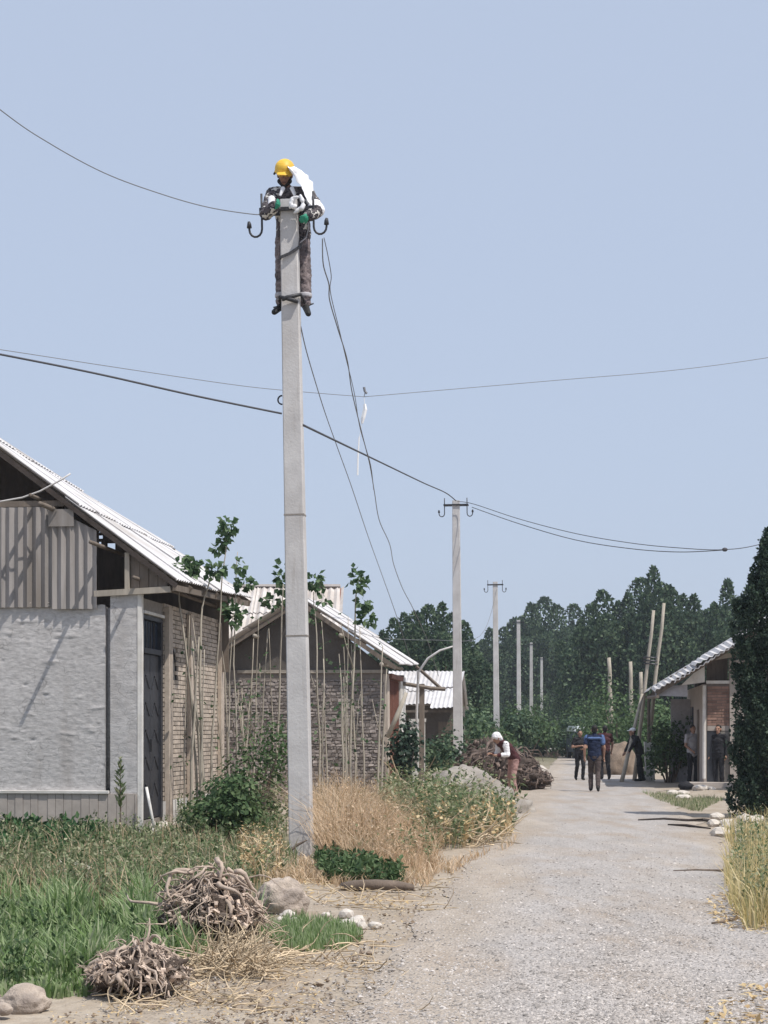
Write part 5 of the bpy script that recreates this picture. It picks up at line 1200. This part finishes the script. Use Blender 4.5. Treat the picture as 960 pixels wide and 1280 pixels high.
wire([(455, 496, 44), (560, 487, 45), (700, 475, 46), (840, 463, 47), (960, 447, 48), (1150, 415, 50), (1800, 290, 58)], .009, M['wire'], 'thin grey wire from the midair joint to the right edge of the sky')
mb = MB(); mb.tube([at(455, 484, 44), at(456, 489, 44), at(458.5, 492, 44)], .03, 5); mb.tube([at(456.5, 489, 44), at(455, 496.5, 44)], .008, 4); tag(mb.build('wire_joint', M['wire']), 'small knot where the thin grey wires join in midair', 'joint')
mb = MB(); mb.tube([at(455.2, 497, 44), at(456, 506, 44)], .006, 4); mb.tube([at(456, 505, 44), at(456.5, 512, 44), at(454, 522, 44), at(452.5, 529, 44)], [.03, .05, .05, .03], 5); mb.tube([at(452.5, 529, 44), at(449, 548, 44)], .005, 4); mb.tube([at(449, 546, 44), at(447.5, 570, 44), at(447, 594, 44)], [.015, .022, .022], 5)
tag(mb.build('white_tape', M['white_scrap']), 'torn white tape hanging from the thin wire joint', 'tape')
wire([(403, 298, 23.84), (404, 330, 24), (411, 355, 24.5), (412, 375, 25), (422, 410, 26), (434, 450, 27.5), (440, 490, 29), (452, 540, 31), (462, 580, 33), (468, 615, 35), (474, 650, 37), (487, 680, 39), (492, 705, 41), (503, 735, 43), (516, 760, 45), (534, 800, 48), (548, 845, 50)], .010, M['wire'], 'slack kinked wire hanging from the right hook down past the stone house')
wire([(405, 297, 23.84), (410, 320, 24), (414, 345, 24.5), (413, 365, 25), (424, 412, 26), (433, 450, 27.5), (443, 492, 29), (450, 535, 31), (463, 580, 33), (467, 612, 35)], .007, M['wire'], 'second slack strand twisting beside the kinked wire from the right hook')
wire([(376, 408, 24.1), (382, 435, 25), (392, 470, 27), (406, 515, 30), (422, 560, 33), (440, 610, 36), (460, 670, 40), (478, 720, 44), (495, 768, 47), (515, 830, 51)], .009, M['wire'], 'slack wire dropping from behind the near pole towards the far poplars')
wire([(622, 733, 86), (600, 795, 84), (540, 800, 80), (480, 798, 76)], .012, M['wire'], 'faint wire sagging from the third pole behind the white roof', 6)

# ------------------------------------------------------------------ saplings
random.seed(77)
def sapling(pb, D, pts, leafy, label, group, r=.02):
    b = at(pb[0], pb[1], D); b.z = 0; o = empty('sapling', b)
    path = [Vector((0, 0, -.05))] + [at(x, y, D + rnd(-.15, .15)) - b for x, y in pts]
    out = []
    for i in range(len(path) - 1):
        for k in range(3): out.append(path[i].lerp(path[i + 1], k / 3) + Vector((mnoise.noise((i + k * .3, b.x, 1)), mnoise.noise((i + k * .3, b.x, 4)), 0)) * .03 * (i + k > 0))
    out.append(path[-1]); n = len(out)
    mb = MB(); mb.tube(out, [r * (1 - .72 * i / n) for i in range(n)], 6)
    if random.random() < .6:
        i = int(n * .45); q = out[i]; d = Vector((rnd(-.3, .3), rnd(-.2, .2), .8)); mb.tube([q, q + d * .5, q + d * .9 + Vector((0, 0, .1))], [r * .5, r * .35, r * .15], 5)
    mb.build('stem', M['bark_pale'], o, True)
    if not leafy and random.random() < .75:
        lm = MB()
        for k in range(random.randrange(5, 16)):
            q = out[int(n * rnd(.35, .99))]; d = Vector((rnd(-1, 1), rnd(-1, 1), rnd(-.4, .6))); e = q + d.normalized() * rnd(.05, .22)
            lm.tube([q, e], [.003, .002], 4); leaf(lm, e, d + Vector((0, 0, -.4)), rvec() + Vector((0, -.5, .5)), rnd(.06, .1), rnd(.05, .08))
        lm.build('leaves', M['leaf_sap'], o)
    if leafy:
        lm = MB(); top = path[-1]
        for (cx, cy, rx, ry, k) in leafy:
            c = at(cx, cy, D) - b
            for i in range(k):
                d = rvec(); p = c + Vector((d.x * rx, d.y * min(rx, ry), d.z * ry)) * rnd(.3, 1.05) / (F / D)
                leaf(lm, p, d + Vector((0, 0, -.5)) + rvec() * .5, rvec() + Vector((0, -.6, .3)), rnd(.09, .145), rnd(.085, .13))
        lm.build('leaves', M['leaf_sap'], o)
    return tag(o, label, 'sapling', group)
sapling((246, 1000), 30.6, [(245, 960), (238, 860), (228, 780), (224, 735), (226, 722)], [(232, 712, 13, 14, 70), (243, 704, 10, 9, 30)], 'leafy sapling with a bushy top against the grey house eave', None, .026)
sapling((256, 1000), 30.9, [(252, 950), (250, 860), (251, 790), (256, 745), (263, 722)], [(268, 712, 14, 9, 60)], 'sapling with a small leaf tuft just right of the bushiest sapling', None, .03)
sapling((262, 1000), 31.2, [(264, 930), (270, 850), (276, 760), (281, 700), (284, 665)], [(286, 656, 9, 11, 45), (279, 672, 8, 13, 45), (272, 685, 6, 6, 16)], 'tallest leafy sapling rising above the white roof', None, .022)
sapling((300, 1000), 31.6, [(296, 930), (292, 830), (295, 750), (297, 690)], [(300, 706, 5, 9, 14), (304, 728, 11, 9, 32), (288, 762, 9, 8, 20)], 'thin leafy sapling right of the tallest one with sparse leaves', None, .018)
sapling((286, 1000), 31.5, [(285, 930), (287, 850), (290, 790), (292, 768)], [(291, 768, 9, 13, 30), (300, 764, 6, 7, 14)], 'short leafy sapling standing before the pale back roof', None, .018)
sapling((344, 1000), 32.5, [(346, 930), (350, 840), (352, 770), (354, 730)], [(353, 722, 9, 19, 60), (343, 752, 15, 9, 40)], 'leafy sapling just left of the near pole', None, .024)
sapling((398, 1000), 33, [(400, 930), (396, 840), (394, 770), (392, 740)], [(392, 726, 10, 11, 45), (384, 766, 7, 10, 18), (405, 750, 6, 8, 16)], 'leafy sapling showing just right of the near pole', None, .022)
sapling((440, 1000), 33.5, [(438, 940), (441, 860), (444, 790), (446, 740), (449, 716)], [(447, 724, 11, 16, 55), (454, 752, 8, 12, 32), (460, 772, 12, 9, 34)], 'tall leafy sapling before the right slope of the stone house roof', None, .024)
for i in range(30):
    x = rnd(272, 345) if i < 13 else (rnd(398, 482) if i < 26 else rnd(228, 262)); lean = rnd(-14, 14); h = rnd(770, 880) if i < 26 else rnd(770, 830)
    D = rnd(31.5, 36) if i < 26 else rnd(30.3, 30.9)
    sapling((x, 1000), D, [(x + lean * .2, 950), (x + lean * .6, (950 + h) / 2), (x + lean, h)], None, 'bare pale sapling stem in the thicket before the stone house', 'bare saplings before the stone house', rnd(.014, .027))

# ------------------------------------------------------------------ ground plants
random.seed(3)
blades('green_grass', [(-120, 1110), (110, 1112), (230, 1130), (330, 1172), (250, 1205), (140, 1225), (100, 1242), (60, 1248), (0, 1240), (-120, 1245)], 17000, (.08, .26), .019, M['grass'], 'lush green grass at the lower left before the root stumps', .8, lambda px, py: (.4 if py > 1228 else 1.0) * (.45 + 1.1 * abs(mnoise.noise((px * .02, py * .03, 2)) + .35)))
blades('mixed_grass', [(-120, 1040), (350, 1042), (372, 1085), (310, 1110), (300, 1150), (120, 1125), (-120, 1120)], 10000, (.08, .26), .016, M['grass_mix'], 'half dry weeds and grass before the grey house', .8, clump=.25)
weeds('weeds', [(-120, 1060), (200, 1048), (350, 1055), (350, 1100), (230, 1150), (60, 1130), (-120, 1120)], 1500, (.10, .42), .055, M['leaf_olive'], 'tangle of olive weeds between the grass and the grey house')
weeds('crop_plants', [(-120, 1036), (126, 1036), (132, 1060), (70, 1078), (-120, 1080)], 620, (.10, .26), .12, M['leaf_crop'], 'dark green broad leaved crop plants along the foot of the grey house', 7)
weeds('weeds', [(450, 1022), (515, 1045), (548, 1062), (540, 1088), (440, 1080)], 170, (.15, .5), .06, M['leaf_olive'], 'green weeds coming up through the golden grass', 8)
blades('golden_grass', [(392, 1030), (480, 1022), (515, 1045), (545, 1062), (550, 1084), (515, 1092), (440, 1084), (400, 1070)], 8500, (.28, .80), .009, M['grass_dry'], 'tall golden dry grass right of the near pole', 1.5, lambda px, py: max(.28, 1.15 - max(0, px - 430) / 160.0) * (1.0 if py < 1075 else .55))
weeds('dry_weeds', [(394, 1028), (480, 1020), (520, 1045), (548, 1062), (515, 1092), (420, 1080)], 700, (.3, .85), .045, M['grass_dry'], 'dry seed heads and bent stalks in the golden grass', 8, lambda px, py: max(.35, 1.1 - max(0, px - 430) / 160.0))
weeds('weeds', [(-120, 1110), (110, 1112), (230, 1130), (300, 1165), (140, 1225), (0, 1240), (-120, 1245)], 520, (.08, .24), .05, M['leaf_mid'], 'small leafy weeds mixed into the green grass', 7)
blades('dry_stalks', [(-120, 1050), (350, 1050), (360, 1100), (240, 1160), (100, 1150), (-120, 1140)], 1900, (.12, .42), .009, M['grass_dry'], 'pale dry stalks standing among the weeds before the grey house', .7, clump=.3)
blades('straw', [(300, 1075), (394, 1080), (470, 1098), (640, 1060), (650, 1048), (600, 1075), (520, 1110), (400, 1110), (300, 1100)], 2600, (.04, .15), .011, M['grass_dry'], 'short dry straw along the road verge', 2.2)
weeds('weeds', [(392, 1078), (440, 1078), (505, 1098), (500, 1110), (405, 1106)], 420, (.06, .2), .075, M['leaf_mid'], 'low green weeds at the foot of the near pole', 8)
blades('grass_tuft', [(328, 1168), (350, 1156), (400, 1152), (440, 1160), (455, 1172), (420, 1188), (350, 1190)], 4200, (.04, .11), .008, M['grass'], 'short green grass tuft below the round boulder')
weeds('weeds', [(470, 985), (545, 975), (600, 990), (640, 1030), (640, 1046), (560, 1064), (480, 1050)], 1300, (.2, .85), .085, M['leaf_olive'], 'olive weeds growing through the dry branch heap', 10)
weeds('weeds', [(215, 1012), (345, 1012), (360, 1050), (230, 1052)], 420, (.2, .6), .07, M['leaf_olive'], 'tall weeds round the green bush left of the pole', 9)
blades('yellow_grass', [(912, 1035), (1100, 1035), (1150, 1180), (930, 1165), (905, 1120)], 6500, (.12, .40), .013, M['grass_yel'], 'yellowing tall grass at the right road edge', .9)
weeds('weeds', [(915, 1045), (1060, 1040), (1080, 1160), (925, 1150)], 480, (.15, .55), .05, M['leaf_olive'], 'yellow green weeds among the tall grass at the right edge', 9)
blades('verge_grass', [(800, 990), (905, 1000), (880, 1016), (830, 1005)], 2600, (.03, .12), .012, M['grass_mix'], 'short rough grass on the shaded verge before the right house', .8)
def litter(name, poly, n, L, label):
    xs = [p[0] for p in poly]; ys = [p[1] for p in poly]; mb = MB()
    for i in range(n):
        px = rnd(min(xs), max(xs)); py = rnd(min(ys), max(ys))
        if not poly_in(px, py, poly): continue
        g = gpt(px, py) + Vector((0, 0, rnd(.012, .03))); d = rvec(); d.z *= .25; leaf(mb, g, d, Vector((rnd(-.3, .3), rnd(-.3, .3), 1)), L * rnd(.6, 1.4), L * rnd(.3, .7))
    tag(mb.build(name, M['dead_leaf']), label, kind='stuff')
weeds('dry_weeds', [(470, 1000), (600, 1000), (640, 1035), (640, 1050), (560, 1066), (480, 1055)], 420, (.15, .6), .09, M['dead_leaf'], 'withered leaves caught in the dry branch heap', 7)
weeds('dry_weeds', [(296, 1050), (352, 1060), (350, 1100), (306, 1110)], 240, (.1, .34), .06, M['dead_leaf'], 'withered weeds round the broken twigs by the near pole', 7)
litter('straw_litter', [(885, 1125), (960, 1105), (1050, 1120), (1050, 1180), (900, 1165)], 1600, .06, 'yellow straw and dead leaves at the right road edge')
litter('dead_leaves', [(880, 1275), (930, 1235), (1010, 1225), (1040, 1300), (880, 1300)], 520, .06, 'brown dead leaves at the lower right corner')
litter('dead_leaves', [(300, 1085), (420, 1110), (500, 1110), (520, 1140), (420, 1135), (320, 1110)], 900, .05, 'dry leaf litter round the boulder and the log')
VERGE = [(60, 1262), (200, 1242), (340, 1195), (440, 1165), (470, 1120), (560, 1090), (640, 1045), (650, 1052), (560, 1120), (500, 1170), (430, 1230), (380, 1285), (60, 1285)]
litter('leaf_litter', VERGE, 5000, .028, 'small dead leaves and straw bits strewn over the dirt verge')
xs = [p[0] for p in VERGE]; ys = [p[1] for p in VERGE]; mb = MB()
for i in range(5200):
    px = rnd(min(xs), max(xs)); py = rnd(min(ys), max(ys))
    if not poly_in(px, py, VERGE): continue
    g = gpt(px, py)
    if mnoise.noise((g.x * 1.6, g.y * 1.1, 3)) > rnd(-.3, .45): pebble(mb, g, rnd(.006, .016) if i % 14 else rnd(.016, .04), .7)
tag(mb.build('dirt_clods', M['clod']), 'brown crumbs of earth scattered over the dirt verge', kind='stuff')
# single tall weed before the grey house
x = (150 - 480) * 27.8 / F; o = empty('tall_weed', (x, 27.8, 0)); mb = MB(); mb.tube([(0, 0, -.05), (.01, 0, .5), (0, 0, 1.12)], [.014, .011, .004], 5); mb.build('stem', M['bark'], o)
mb = MB()
for i in range(90):
    t = rnd(.35, 1); a = rnd(0, 6.28); leaf(mb, Vector((0, 0, 1.12 * t)), Vector((math.cos(a), math.sin(a), 1.1)), rvec(), rnd(.10, .2) * (1.25 - t * .7), rnd(.03, .05))
mb.build('leaves', M['leaf_olive'], o); tag(o, 'single tall spiky weed before the corner of the grey house', 'weed')

# ------------------------------------------------------------------ summer haze
def haze():
    mb = MB(); mb.box(-3200, 3200, -30, 4600, -1.2, 22)
    m = bpy.data.materials.new('haze'); m.use_nodes = True; nt = m.node_tree; nt.nodes.clear()
    out = nt.nodes.new('ShaderNodeOutputMaterial'); v = nt.nodes.new('ShaderNodeVolumePrincipled')
    v.inputs['Color'].default_value = (0.86, 0.92, 1.0, 1); v.inputs['Density'].default_value = 0.00045; v.inputs['Anisotropy'].default_value = 0.2
    nt.links.new(v.outputs[0], out.inputs['Volume'])
    tag(mb.build('haze', m), 'thin bluish summer haze over the village road', kind='stuff')
haze()
